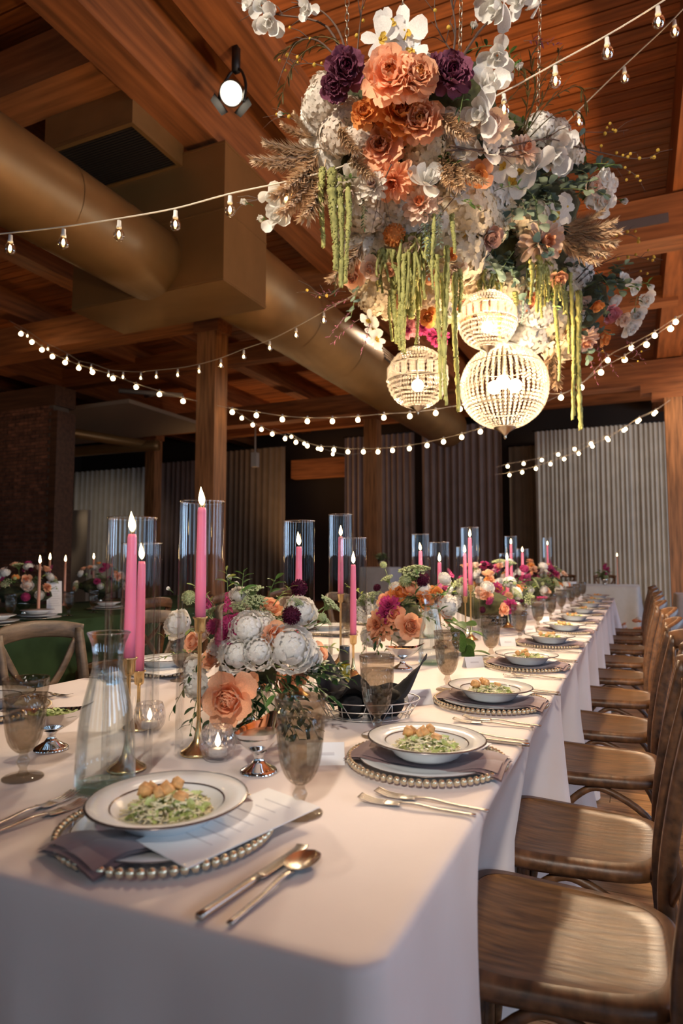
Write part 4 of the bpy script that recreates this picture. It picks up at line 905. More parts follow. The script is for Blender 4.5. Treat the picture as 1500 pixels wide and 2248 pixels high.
SPEC = '''orchid 835 88 80|orchid 888 70 95|orchid 905 112 70|orchid 855 58 70|hyd 875 120 90|hyd 925 150 60|peony 858 170 112|peony 913 168 95|rust 828 238 85|peony 882 243 112|peony 926 268 92|peony 840 322 96
dpeach 866 396 92|dblush 925 448 82|magn 935 402 74|purple 758 152 84|purple 735 190 62|purple 992 165 90|purple 955 150 54|taupe 715 200 70|hyd 703 232 80|taupe 745 290 90|hyd 695 300 76|hyd 712 338 84|hyd 690 265 60|hydc 930 330 92
hydc 800 385 80|dblush 770 420 92|hyd 800 462 100|hydc 852 482 92|hyd 905 488 80|hyd 960 470 84|hydc 1030 468 112|hydc 1068 500 84|hydc 985 520 90|blush 1000 600 60|magn 1070 190 78|magn 1062 250 74|magn 1064 330 66|magn 1172 364 72|magn 1215 338 82|magn 592 425 50|magn 604 482 50|magn 1092 122 64
blush 1080 275 70|dblush 1087 283 78|rose 1050 384 66|orange 1048 386 50|hyd 1185 285 66|hyd 1220 296 64|wrose 1232 312 56|orchid 1120 405 74|orchid 1108 370 60|orchid 1212 472 74|orchid 1234 460 64|orchid 1012 512 60|blush 1298 411 48|wrose 1320 385 44|wrose 1337 405 42|wrose 1322 442 54|bud 1366 440 26
mauve 1076 520 54|dblush 1190 530 96|orchid 1217 506 62|marig 866 516 56|rose 774 582 48|rose 778 606 56|hydc 1000 562 122|hydc 1044 604 92|hydc 962 622 92|hydc 930 655 84|hyd 800 545 64|orchid 812 700 42|orchid 820 722 44|orchid 826 745 40|hydc 835 640 70|hydc 862 668 66|hyd 1262 600 74
blush 1270 664 52|orange 1310 668 38|pink 1340 685 48|magn 1365 620 40|wrose 1390 628 34|wrose 1416 656 36|wrose 1380 715 44|wrose 1396 690 36|orange 1325 742 38|dblush 1282 745 62|hydc 1200 716 92|hyd 1160 742 84|hydc 1232 756 80|hyd 1178 690 70|hyd 1245 690 70|rust 1150 655 54|rust 1016 682 50|orange 940 696 46|pink 895 722 42|mag 962 742 44
mag 930 715 40|rose 1060 672 44|hydc 1115 640 80|hyd 1140 610 64|magn 985 690 40|magn 575 12 52|magn 592 44 62|magn 676 20 44|magn 1100 8 84|magn 1142 2 64|magn 1182 10 48|magn 552 6 40|hyd 985 270 60|taupe 1010 300 70|hydc 1160 480 80|hyd 1130 340 60|dblush 1150 330 60|wrose 1005 420 50|orchid 1140 385 60
hyd 1255 340 60|hydc 880 560 80|hyd 1085 440 70|hydc 760 470 60|taupe 700 385 56|orange 1220 545 30|rust 940 545 36|rose 950 610 36|hydc 1100 700 70|hyd 1130 680 60|blush 1235 720 50|hydc 1190 600 70|mauve 1300 560 40|hyd 770 550 56|hydc 1240 640 66|rose 1225 610 40|wrose 1345 660 34|blush 1365 700 36|hydc 890 640 70|rose 860 590 34
hydc 840 560 84|blush 815 590 50|hydc 790 620 60|hyd 870 620 70|hydc 905 590 60|rose 885 660 44|hydc 820 660 60|hyd 850 520 64|blush 905 545 44|hyd 760 500 54|hydc 740 430 60|taupe 770 250 64|taupe 790 300 60|hydc 1115 455 80|hyd 1050 420 70|hydc 985 430 70|hyd 870 440 70|wrose 1290 440 44|hyd 1265 520 44|dblush 820 410 60|peony 800 250 60|hyd 1015 360 64|hydc 1025 555 70|orange 990 560 30|hyd 1150 560 60|magn 1015 330 50|wrose 1105 165 46|bud 1140 150 30|bud 1425 627 24|bud 575 480 30|bud 540 445 26|bud 620 250 24|magn 612 460 36|bud 1040 60 30'''
for s in SPEC.replace('\n', '|').split('|'):
    k, px, py, dm = s.split(); px, py, dm = float(px), float(py), float(dm)
    dd = {'hyd': .06, 'hydc': .06, 'taupe': .05, 'peony': -.03, 'rust': .03, 'dblush': -.08, 'dpeach': -.06, 'rose': -.07, 'blush': -.07, 'orange': -.07, 'mauve': -.07, 'pink': -.05, 'magn': -.06}.get(k, -.02); P = hp_(px, py, dd+RF.uniform(-.03, .03)); d = depth_at(px, py)
    r = dm/2*d/FPX*(1.12 if k in ('hyd','hydc','taupe') else 1.0); outw = VIEW(P)*.9 + (P*Vector((1,1,1)) - Vector((0,0.25,0))).normalized()*.7
    if k == 'magn': outw = VIEW(P)*.5 + Vector((RF.uniform(-.6,.6), -.3, RF.uniform(-.5,.4)))
    if k in ('magn','orchid','wrose','bud'): r *= 1.12
    bloom(hang, k, P, r, outw)
rs = random.Random(5)
for (px, py, n) in ((1150,430,5),(1180,410,3),(1272,430,3),(1285,385,2),(1130,560,4),(1062,540,2),(1178,450,3),(1250,350,2),(1090,570,2),(1310,620,4),(1288,705,4),(1300,600,2),(1330,640,2),(1200,400,3),(1240,420,2),(1155,500,3),(985,330,1),(770,590,1),(1280,650,2),(1120,600,2)):
    for k in range(n):
        P = hp_(px+rs.uniform(-30,30), py+rs.uniform(-25,25), .06-rs.random()*.1); v = VIEW(P)*.35+Vector((rs.uniform(-1,1), rs.uniform(-.4,.4), rs.uniform(-1,.7)))
        sprig(hang, P, v, rs.uniform(.11,.18), 'euc', 8, .056, 'stemgreen', rs=rs, name='eucalyptus_sprig')
for (px, py) in ((1105,175),(1130,160),(1380,640),(1400,650),(1340,400),(1290,365),(1360,635),(1170,285),(1020,200),(1080,100),(800,470),(770,400),(1085,420),(1010,440),(1300,380),(950,360),(940,560),(1200,640)):
    P = hp_(px, py, -.02); sprig(hang, P, VIEW(P)*.4+Vector((rs.uniform(-1,1), 0, rs.uniform(-.6,.9))), .12, rs.choice(['mid','dark','mid']), 6, .045, 'stemgreen', rs=rs)
for (px, py, ln) in ((945,440,.34),(930,440,.26),(960,430,.22),(800,400,.2),(745,395,.50),(1150,640,.16)):   # small-leafed trailing vines
    P = hp_(px, py, -.05); sprig(hang, P, (rs.uniform(-.1,.1), 0, -1), ln, 'teal' if px > 900 else 'dark', 26, .022, 'stemgreen', rs=rs, droop=0, name='trailing_vine')
def tassel(name, seed, n=15):
    rq = random.Random(seed); st = random.getstate(); random.seed(seed); mb = MB()
    for q in range(n):
        a = rq.random()*6.28; d0 = .10*math.sqrt(rq.random()); L = rq.uniform(.45, 1.0); x, y_ = d0*math.cos(a), d0*math.sin(a); kn = 16
        mb.tube([(x*(1+.5*u)+.015*math.sin(u*6+q), y_*(1+.5*u)+.015*math.cos(u*5+q), -L*u) for u in [k/kn for k in range(kn+1)]], [.019*(1-.5*k/kn)*rq.uniform(.6,1.4) for k in range(kn+1)], 5, 0, jit=.4)
    random.setstate(st); return mb.mesh(name, ['g_amaranth'])
ST = [strand('amaranth_strand', 1), strand('amaranth_strand', 2), strand('amaranth_strand', 3, thick=1.3)]; STF = [tassel('amaranth_tassel', 4), tassel('amaranth_tassel', 5)]
for (px, py, y2, w) in ((708,370,548,1),(733,372,602,1.3),(748,390,640,1.0),(762,395,628,1.2),(878,600,772,1.2),(866,610,758,1),(858,640,752,.9),(889,600,782,1),(884,560,776,1),(902,590,700,1.6),(962,560,882,1),(977,540,895,1.2),(1000,600,907,1),(970,600,800,1),(950,470,640,.8),
                        (1180,560,690,1),(1200,570,665,1),(1238,590,690,1),(1252,600,925,1),(1268,640,946,1.25),(1165,570,670,1),(1258,700,915,1),(1222,650,840,1),(1188,580,700,1.1),(1098,690,760,.8),(995,470,560,.7),(1130,640,700,.9),(915,640,760,.9),(1010,590,690,.8),(1245,640,780,1.1)):
    d = depth_at(px, py)-.10; P = at(px, py, d)-HO; ln = (y2-py)*d/FPX; s = .32*w
    o = obj('amaranth_strand', rs.choice(ST), hang, P, (0,0,rs.random()*6), (s, s, ln))
for (px, py, y2) in ((845,555,640),(900,520,690),(925,520,610),(1180,555,640),(1075,600,660),(890,600,700),(1225,600,690)):
    d = depth_at(px, py)-.03; P = at(px, py, d)-HO; ln = (y2-py)*d/FPX; obj('amaranth_tassel', rs.choice(STF), hang, P, (0,0,rs.random()*6), (.5, .5, ln))
PL = [plume('pampas_plume', 1), plume('pampas_plume', 2)]
def plume_to(px, py, qx, qy, c=None, dd=0.0):
    d = depth_at(px, py)+dd; a = at(px, py, d)-HO; b = at(qx, qy, d-.08)-HO; v = b-a; q = v.to_track_quat('Z', 'X'); obj('pampas_plume', rs.choice(PL), hang, a, q @ Quaternion((0,0,1), rs.uniform(-.5,.5)), v.length*1.02)
for a in ((700,330,572,385),(705,325,588,348),(695,345,610,395),(690,330,640,470),(700,340,668,500),(700,330,655,455),(690,300,618,300),(715,350,700,520),(1235,500,1348,520),(1240,505,1340,560),(1230,510,1310,590),(1235,495,1330,488),(1225,515,1285,600),(1240,500,1352,540),
          (960,240,1000,330),(975,250,1010,300),(990,330,1000,450),(985,340,1035,430),(965,330,985,440),(1215,760,1225,870),(1205,770,1208,860),(770,330,800,420),(745,270,760,360),(800,520,760,640),(690,310,640,255)): plume_to(*a)
TW = 'twig'
def twig(ctrl, r=.0045, berries=0, leaves=0, name='bare_branch', m='twig', bc='p_yellow', kids=4):
    pts = [at(px, py, depth_at(px, py)+dd)-HO for (px, py, dd) in ctrl]; P = smooth_pts(pts, 5); mb = MB(); n = len(P); mb.tube(P, [r*(1-.75*k/n) for k in range(n)], 5)
    tips = [P[-1]]
    for k in range(kids):
        i = int(n*(.3+.6*rs.random())); d = (P[min(n-1,i+1)]-P[i-1]).normalized(); v = (d+Vector((rs.uniform(-.9,.9), rs.uniform(-.3,.3), rs.uniform(-.9,.9)))).normalized(); L = rs.uniform(.06,.16)
        q = [P[i], P[i]+v*L*.5+Vector((0,0,.01)), P[i]+v*L]; mb.tube(q, [r*.5, r*.4, r*.2], 4); tips += [q[1], q[2]]
    o = obj(name, mb.mesh(name, m), hang)
    for k in range(berries):
        t = rs.choice(tips) if k % 2 else P[int(n*.45)+rs.randrange(max(1,int(n*.5)))]
        obj('berry', BERRY, o, t+Vector((rs.uniform(-.012,.012), 0, rs.uniform(-.012,.012))), (0,0,0), rs.uniform(.7,1.3))
    for k in range(leaves):
        i = int(n*(.25+.75*k/leaves)); i = min(n-2, i); d = (P[i+1]-P[i]).normalized(); v = (d+Vector((rs.uniform(-.5,.5), rs.uniform(-.4,.4), rs.uniform(-.5,.5)))).normalized(); obj('leaf', LEAFB, o, P[i], v.to_track_quat('X','Z'), rs.uniform(.03,.055))
    return o
BERRY = MB().ball((0,0,0), .0075, 7, 5).mesh('berry', 'p_yellow'); LEAFB = leafmesh('leaf_bronze', 'g_bronze', .14, .3, 45, .85)
for a in (([(770,160,0),(745,70,0),(700,20,.05),(640,5,.05)],.006,0),([(760,150,0),(700,90,0),(650,95,0),(620,160,0)],.005,3),([(775,170,0),(690,140,0),(640,145,.02)],.003,6),([(780,160,0),(790,60,0),(800,-20,0)],.004,4),([(765,190,0),(720,60,.02),(600,30,.03),(520,5,.03)],.006,0),
          ([(690,300,0),(640,260,0),(600,260,0)],.003,2),([(680,380,0),(620,420,0),(560,440,0),(520,445,0)],.005,0),([(690,400,0),(630,440,0),(600,500,0)],.004,0),([(990,160,0),(1000,60,0),(985,-20,0)],.006,0),([(1000,150,0),(1060,60,0),(1120,20,0),(1200,10,0)],.006,0),
          ([(1010,140,0),(960,60,0),(955,-10,0)],.004,2),([(980,330,-.1),(1100,325,-.12),(1200,305,-.1),(1270,322,-.05)],.006,0),([(990,320,-.1),(1090,340,-.12),(1180,350,-.1),(1240,370,-.05)],.005,0),([(1000,345,-.1),(1020,400,-.12),(960,480,-.1),(940,520,-.08)],.004,0),
          ([(1260,320,0),(1320,335,0),(1390,348,0),(1440,345,0)],.004,10),([(1265,322,0),(1340,355,0),(1400,385,0)],.003,10),([(1280,290,0),(1340,290,0),(1380,285,0)],.002,5),([(1270,620,0),(1320,580,0),(1380,560,0),(1440,575,0)],.003,9),([(1265,615,0),(1345,530,0),(1390,505,0)],.003,6),([(1280,640,0),(1350,610,0),(1420,590,0)],.002,6),
          ([(1250,740,0),(1310,770,0),(1400,790,0)],.003,5),([(860,360,-.1),(835,420,-.1),(825,470,-.1)],.003,0),([(760,620,0),(720,650,0),(690,640,0)],.004,3)):
    twig(a[0], a[1], a[2])
for a in ([(1150,290,0),(1175,200,0),(1165,130,0),(1190,90,0)],[(1150,300,0),(1210,220,0),(1270,190,0),(1290,240,0)],[(1155,310,0),(1220,250,0),(1275,250,0),(1285,330,0)],[(1150,295,0),(1190,180,0),(1235,130,0)],[(1160,320,0),(1230,290,0),(1270,310,0),(1285,370,0)],[(1150,285,0),(1160,200,0),(1145,140,0)],
          [(1150,300,0),(1200,200,0),(1230,105,0)],[(790,150,0),(730,85,0),(660,90,0),(615,120,0)],[(790,160,0),(700,100,0),(640,150,0),(615,230,0)],[(1090,270,0),(1100,240,0),(1190,140,0)]):
    twig(a, .003, 0, 16, 'feathery_foliage', 'g_bronze', kids=2)
for (px, py, vx, vz) in ((1060,90,.6,.5),(1150,90,.8,.1),(780,655,-.9,-.1),(760,640,-1,.1),(775,680,-.7,-.6),(820,690,-.3,-.8),(790,700,-.8,-.5),(1320,760,.5,-.8),(1370,740,.5,-.5),(1310,740,.2,-1),(1290,770,.3,-.9)):
    P = hp_(px, py, 0); sprig(hang, P, _r*vx+Vector((0,0,vz)), .15, 'purp', 11, .032, 'twig', rs=rs, name='purple_foliage') if 'purp' in LEAF else LEAF.setdefault('purp', leafmesh('leaf_purple', 'p_purple', .2, .3, 30, .8))
def chain(P0, P1, parent, r=.008, n=None, name='chain'):
    P0, P1 = Vector(P0), Vector(P1); v = P1-P0; L = v.length; n = n or int(L/.03); q = v.to_track_quat('Z', 'X'); mb = MB()
    for k in range(n):
        c = P0+v*((k+.5)/n); a = q @ Quaternion((0,0,1), (k % 2)*PI/2); h = L/n*.66
        mb.tube([c + a @ Vector((r*math.sin(t*PI/5), 0, h*math.cos(t*PI/5))) for t in range(11)], r*.28, 4, cap=False)
    return obj(name, mb.mesh(name, 'brassaged'), parent)
for (px, py, dx) in ((762,95,-.05),(885,40,-.04),(1010,120,.1),(1180,300,.15)):
    a = hp_(px, py, .05); b = Vector((a.x+dx*.6, a.y+.1, CEIL-.01-HO.z)); chain(a, b, hang, n=70)

# ------------------------------------------------------------------ crystal chandeliers
def chandelier(px, py, rpx, d, desc, banded, hang_py):
    C = at(px, py, d); r = rpx*d/FPX; t = thing('crystal_chandelier', desc, 'chandelier', C, 0, 'crystal ball chandeliers')
    ic = MB().ball((0,0,0), 1.0, 6, 4, jit=.05).mesh('crystal_bead', 'crystal', False)
    frame = MB(); N = 46 if not banded else 30; M = 32 if not banded else 18
    for k in range(N if not banded else 15):
        a = 2*PI*k/(N if not banded else 15); frame.tube([(r*math.sin(b)*math.cos(a), r*math.sin(b)*math.sin(a), -r*math.cos(b)) for b in [R(14+152*q/16) for q in range(17)]], r*.004, 4, cap=False)
    for b in ([R(14), R(60), R(120), R(166)] if not banded else [R(16), R(84), R(113), R(164)]): frame.tube([(r*math.sin(b)*math.cos(2*PI*k/40), r*math.sin(b)*math.sin(2*PI*k/40), -r*math.cos(b)) for k in range(41)], r*.012, 5, cap=False)
    obj('wire_frame', frame.mesh('wire_frame', 'brassaged'), t)
    cry = MB(); rsz = r*(.040 if not banded else .045); rows = []
    for j in range(M):
        b = R(16)+(R(164)-R(16))*j/(M-1)
        if banded and R(88) < b < R(110): continue
        n = max(6, int(2*PI*r*math.sin(b)/(rsz*2.15)))
        if not banded: n = max(14, N)
        for k in range(n): rows.append((2*PI*(k+(.5 if j % 2 and banded else 0))/n, b))
    big = MB()
    for q, (a, b) in enumerate(rows): cry.ball((r*math.sin(b)*math.cos(a), r*math.sin(b)*math.sin(a), -r*math.cos(b)), min(rsz, PI*r*math.sin(b)/(N if not banded else 6)*.66) if not banded else rsz, 6, 4)
    o = obj('crystal_beads', cry.mesh('crystal_beads', 'crystal', False), t); o['kind'] = 'stuff'
    if banded:
        for k in range(22):
            a = 2*PI*k/22; obj('crystal_prism', MB().box((0,0,0), (r*.05, r*.20, r*.36)).mesh('crystal_prism', 'crystal', False), t, (r*.985*math.cos(a), r*.985*math.sin(a), -r*math.cos(R(98.5))), (0,0,a))
    obj('top_cap', MB().lathe([(0,r*1.16),(r*.08,r*1.15),(r*.12,r*1.05),(r*.30,r*1.02),(r*.33,r*.96),(r*.26,r*.94)], 24).mesh('top_cap', 'brassaged'), t)
    obj('finial', MB().lathe([(r*.26,-r*.95),(r*.25,-r*.99),(r*.10,-r*1.08),(r*.05,-r*1.14),(r*.03,-r*1.18),(r*.04,-r*1.21),(0,-r*1.25)], 20).mesh('finial', 'brassaged'), t)
    for k in range(1 if banded else 3):
        a = k*2.1+.6; rr = 0 if banded else r*.28; obj('light_bulb', MB().ball((0,0,0), r*(.20 if banded else .16), 12, 8).mesh('light_bulb', 'chandelier_bulb'), t, (rr*math.cos(a), rr*math.sin(a), -r*.25 if banded else r*.05))
    obj('lamp_stem', MB().tube([(0,0,-r*.05),(0,0,r)], r*.04, 6).mesh('lamp_stem', 'brassaged'), t)
    ring = MB(); ring.tube([(r*.07*math.cos(k*PI/8), 0, r*1.22+r*.07*math.sin(k*PI/8)) for k in range(17)], r*.02, 5, cap=False); obj('hook_ring', ring.mesh('hook_ring', 'brassaged'), t)
    zt = at(px, hang_py, d).z-C.z; chain((0,0,r*1.26), (0,0,zt), t, r=r*.06, n=max(3, int((zt-r*1.26)/.03)), name='hanging_chain')
chandelier(1107, 850, 93, 3.50, 'largest crystal ball chandelier, lower right of the three', False, 690)
chandelier(917, 830, 66, 3.05, 'small crystal ball chandelier hanging at the left', True, 640)
chandelier(1070, 703, 63, 3.15, 'small crystal ball chandelier tucked up into the flowers', True, 590)

# ------------------------------------------------------------------ string lights
SOCK = MB().lathe([(0.0,.034),(.0085,.034),(.0095,.010),(.0115,.008),(.0115,0),(.0,0)], 12).mesh('socket', 'socketwhite'); GLOBE = MB().lathe([(.009,.002),(.014,-.006),(.0215,-.018),(.0240,-.031),(.0212,-.044),(.0125,-.053),(0,-.056)], 18).mesh('bulb_glass', 'bulbglass')
FIL = MB().lathe([(0,-.010),(.0028,-.012),(.0062,-.022),(.0062,-.032),(.002,-.037),(0,-.038)], 8).mesh('filament', 'filament'); GLOW = MB().ball((0,0,-.03), .030, 8, 6).mesh('glowing_bulb', 'fairy')
def string(label, pts, near, wire_r=.0035, extra=()):
    # pts: (px, py of bulb, distance, has_bulb)
    P = [at(a, b, d) for a, b, d, h in pts]; t = thing('string_lights', label, 'string lights', P[0], 0, 'strings of light bulbs'); rel = [p-P[0] for p in P]; up = Vector((0,0,.075 if near else .05))
    obj('cable', MB().tube(smooth_pts([q+up for q in rel], 4), wire_r, 5).mesh('cable', 'cablewhite'), t)
    for q, s in zip(rel, pts):
        if not s[3]: continue
        if near:
            b = obj('bulb', GLOBE, t, q+Vector((0,0,.030))); obj('socket', SOCK, b); obj('filament', FIL, b)
        else:
            b = obj('bulb', GLOW, t, q+Vector((0,0,.03))); obj('socket', SOCK, b, (0,0,0), (0,0,0), 1.2)
def ip(lst, d0, d1):
    n = len(lst)-1; return [(a, b, d0+(d1-d0)*i/n, h) for i, (a, b, h) in enumerate(lst)]
string('nearest string of clear bulbs crossing the left half to the flowers', ip([(-420,500,0),(-230,540,0),(-60,552,0),(22,547,1),(139,534,1),(261,516,1),(385,494,1),(505,462,1),(628,436,1),(745,405,0),(860,360,0),(985,300,0),(1107,240,1),(1220,178,1),(1334,116,1),(1446,48,1),(1560,-30,0),(1700,-135,0),(1850,-260,0)], 3.0, 2.6), True)
string('string of clear bulbs rising steeply behind the flowers at upper right', ip([(1830,-320,0),(1715,-190,0),(1600,-60,0),(1482,70,1),(1372,172,1),(1272,268,1),(1180,360,0),(1050,470,0),(900,585,0),(800,655,0),(711,704,1),(650,737,1),(592,765,1),(535,784,1),(485,803,1),(437,816,1),(390,824,1),(343,828,1),(309,831,1),(270,829,1),(238,825,1),(200,811,1),(173,805,1),(147,788,1),(105,767,1),(92,760,0),(60,738,1),(20,715,0)], 2.7, 9.5), True)
string('far left string of small bulbs drooping under the plenum', ip([(30,722,0),(46,733,1),(70,751,1),(92,768,1),(115,783,1),(143,796,1),(173,808,1),(203,817,1),(248,831,1),(299,850,1),(350,866,1),(402,881,1),(455,893,0),(510,905,1),(563,912,1),(620,921,1),(675,925,1),(730,925,1),(786,922,1),(843,917,1),(900,914,1),(957,907,1),(1010,898,1),(1075,886,0),(1150,870,0),(1232,873,1),(1277,851,1),(1320,818,1),(1372,790,1),(1420,757,1),(1473,722,1),(1510,690,0)], 10.0, 7.5), False)
string('string of small bulbs swooping low behind the big chandelier', ip([(490,890,0),(531,918,1),(555,933,1),(574,943,1),(598,953,1),(626,963,1),(650,971,1),(675,979,1),(705,986,1),(733,988,1),(764,992,1),(798,992,1),(830,992,1),(862,989,1),(899,985,1),(938,978,1),(974,970,1),(1014,960,1),(1055,948,1),(1110,928,0),(1200,890,0),(1277,850,0),(1335,791,1),(1387,764,1),(1438,737,1),(1484,707,1),(1520,690,0)], 11.5, 7.8), False)
string('upper of the two far right strings across the pale curtain', ip([(1090,1032,0),(1115,1024,1),(1150,1018,1),(1190,1010,1),(1226,998,1),(1262,986,1),(1298,974,1),(1333,962,1),(1370,945,1),(1400,926,1),(1436,909,1),(1472,884,0)], 12.8, 12.12), False)
string('lower of the two far right strings across the pale curtain', ip([(1085,1048,0),(1119,1043,1),(1147,1037,1),(1177,1029,1),(1209,1019,1),(1239,1008,1),(1271,996,1),(1301,980,1),(1336,966,1),(1374,942,1),(1404,922,1),(1440,905,1),(1472,884,0)], 13.0, 12.12), False)
string('short string of small bulbs beyond the low one, left of the orange post', ip([(600,945,0),(640,959,1),(668,974,1),(698,985,1),(731,997,1),(765,1003,0),(816,995,0)], 14.0, 14.52), False)

# ------------------------------------------------------------------ bouquets on the tables
def bouquet(px, py, desc, spec, d0, vase='silverbowl', rx=.10, greens=(), vr=.055, vh=.115):
    P = at_z(px, py, TOP); t = thing('flower_bouquet', desc, 'bouquet', P, 0, 'bouquets in footed bowls'); d = (P-CAM).dot(_f)
    lathe_part('footed_bowl', [(0,.001),(vr*.62,.001),(vr*.66,.005),(vr*.35,.014),(vr*.20,.028),(vr*.26,.036),(vr*.70,.055),(vr*.98,vh*.8),(vr*1.05,vh),(vr*.96,vh),(vr*.85,vh*.75),(0,.05)], vase, t, 36)
    mc = MB(); mc.ball((0,0,vh+.055), .085, 12, 8, jit=.12, sc=(rx/.085*.85, rx/.085*.85, .85)); obj('moss_core', mc.mesh('moss_core', 'moss'), t)
    C = Vector((0,0,vh+.02))
    for s in spec.split('|'):
        k, a, b, dm = s.split()[:4]; a, b, dm = float(a), float(b), float(dm); off = float(s.split()[4]) if len(s.split()) > 4 else 0.0
        Q = at(a, b, d+d0+off)-P; r = dm/2*d/FPX
        o = (Q-C).normalized()*1.0+(CAM-(P+Q)).normalized()*.55
        if k in ('stockm','stockw'): o = Vector(((Q.x-C.x)*1.2, (Q.y-C.y), .35)); r *= .9
        if k == 'lace': o = (Q-C).normalized()+Vector((0,0,.5))
        bloom(t, k, Q, r, o, .22)
        if k in ('scab','lace','pod','ran') and (Q-C).length > .13: obj('flower_stem', MB().tube([C, C.lerp(Q, .6)+Vector((0,0,.015)), Q], .0016, 4).mesh('flower_stem', 'stemgreen'), t)
    for (a, b, vx, vz, kind, L, n, sz) in greens:
        Q = at(a, b, d+d0)-P; sprig(t, Q, _r*vx+Vector((0,0,vz))-_f*.25, L, kind, n, sz, 'stemgreen', rs=rs, name='greenery_sprig')
    return t
bouquet(548, 1598, 'nearest bouquet of white ranunculus and peach roses on the table',
 'ran 387 1370 60 .0|rose 430 1412 50 .0|ran 425 1470 60 .02|ran 428 1505 62 -.01|mag 505 1372 50 -.02|mag 498 1398 50 -.03|mag 520 1362 34 0|stockm 462 1335 46 .03|stockm 500 1345 50 .03|ran 545 1378 74 -.05|ran 522 1436 72 -.07|ran 568 1430 68 -.08|ran 580 1372 54 -.03|ran 638 1420 98 -.06|ran 676 1440 66 -.02|ran 662 1342 70 0|scab 657 1290 42 0|scab 640 1351 46 -.05|rose 506 1532 112 -.12|rose 600 1398 64 -.05|rose 592 1340 58 .02|rose 692 1438 56 .03|rose 650 1475 60 0|rose 545 1500 50 -.05|pod 415 1312 36 0|lace 724 1325 52 .02|lace 550 1296 54 .02|lace 560 1320 56 0|lace 530 1330 50 .02|ran 525 1305 40 .03|lace 610 1360 60 .02|blush 450 1395 44 0|mag 470 1375 40 .0|bud 505 1272 24 .02|bud 520 1285 20 .02|lace 455 1345 50 .03|lace 716 1362 30 0|bud 372 1294 16 0|stockw 620 1480 36 -.03|lace 655 1322 26 -.02|pod 708 1355 22 0|rose 470 1450 56 0|ran 480 1420 50 0|rose 620 1500 60 .02|lace 575 1345 50 0',
 -.05, greens=[(640,1480,1,.22,'dark',.12,11,.042),(650,1480,.9,.1,'dark',.11,10,.042),(650,1465,1,.35,'dark',.11,10,.040),(590,1500,.5,-.7,'dark',.12,9,.036),(560,1545,.4,-.6,'dark',.10,8,.036),(480,1490,-.5,-.6,'dark',.10,8,.03),(560,1480,.2,-.3,'dark',.10,8,.038),(600,1480,.8,-.1,'dark',.14,10,.036),(540,1470,-.2,-.4,'mid',.10,8,.035),(440,1430,-.9,.1,'lime',.10,7,.026),(500,1300,.0,1,'lime',.07,5,.03),(590,1310,.3,1,'mid',.06,5,.034),(620,1470,.6,.3,'mid',.10,8,.03),(430,1380,-1,.0,'lime',.07,6,.024),(690,1420,1,.2,'lime',.07,5,.022),(680,1470,1,.1,'dark',.10,9,.032),(520,1480,0,-.6,'dark',.12,9,.040),(580,1470,.3,-.5,'mid',.13,10,.044),(620,1490,.5,-.5,'dark',.13,10,.044),(600,1520,.3,-.3,'dark',.12,10,.042),(560,1500,.1,-.8,'mid',.11,9,.042),(600,1500,.5,-.4,'dark',.11,10,.044),(600,1460,.9,-.2,'dark',.15,12,.046),(560,1470,.0,-.4,'dark',.12,10,.046),(610,1490,.6,-.5,'dark',.11,10,.044),(500,1470,-.2,-.5,'dark',.11,9,.044),(440,1500,-.2,-1,'dark',.09,8,.04),(570,1520,.4,-.7,'dark',.12,10,.046),(470,1330,-.4,.7,'lime',.08,8,.03),(530,1310,.1,1,'mid',.08,7,.034),(600,1330,.5,.8,'lime',.08,7,.03),(670,1465,1,.3,'dark',.10,9,.036),(545,1520,-.1,-.9,'dark',.10,9,.042),(450,1440,-.6,-.8,'dark',.12,8,.03)])
bouquet(882, 1432, 'second bouquet with peach roses and a dark scabiosa, middle of the table',
 'stockw 800 1365 60 .03|stockw 815 1345 50 .03|dpeach 836 1372 64 -.04|mag 856 1330 44 -.05|mag 848 1348 40 -.05|orange 880 1306 52 0|rose 900 1300 50 0|orange 930 1318 46 0|scab 927 1271 38 0|scab 828 1290 20 .02|lace 906 1256 62 .03|lace 920 1248 50 .04|pod 890 1276 32 0|ran 978 1270 30 .02|ran 985 1330 48 0|rose 900 1376 60 -.10|rose 870 1350 44 -.06|orange 955 1310 48 .02|ran 930 1290 34 .02|rose 825 1395 44 0|ran 812 1400 46 .02|lace 812 1310 50 .03|lace 790 1320 40 .03|rose 850 1320 40 0|ran 870 1290 30 .02|pod 842 1240 18 .03|lace 850 1270 30 .03|rose 975 1350 40 .02|ran 840 1340 40 0',
 -.05, vr=.07, greens=[(985,1370,.7,-.6,'big',.13,5,.12),(975,1360,.9,-.2,'big',.10,4,.11),(880,1340,.2,.4,'dark',.14,9,.05),(900,1330,.5,.1,'dark',.14,9,.05),(870,1350,-.3,-.2,'dark',.14,9,.05),(920,1350,.6,-.1,'mid',.14,8,.05),(840,1400,-.5,-.9,'mid',.13,8,.04),(810,1390,-.4,-1,'lime',.12,7,.035),(860,1400,-.1,-1,'mid',.12,7,.045),(910,1300,.1,.8,'mid',.10,6,.05),(800,1310,-.6,.6,'lime',.10,7,.035),(940,1320,.3,.3,'mid',.12,7,.05)])
RB = random.Random(9)
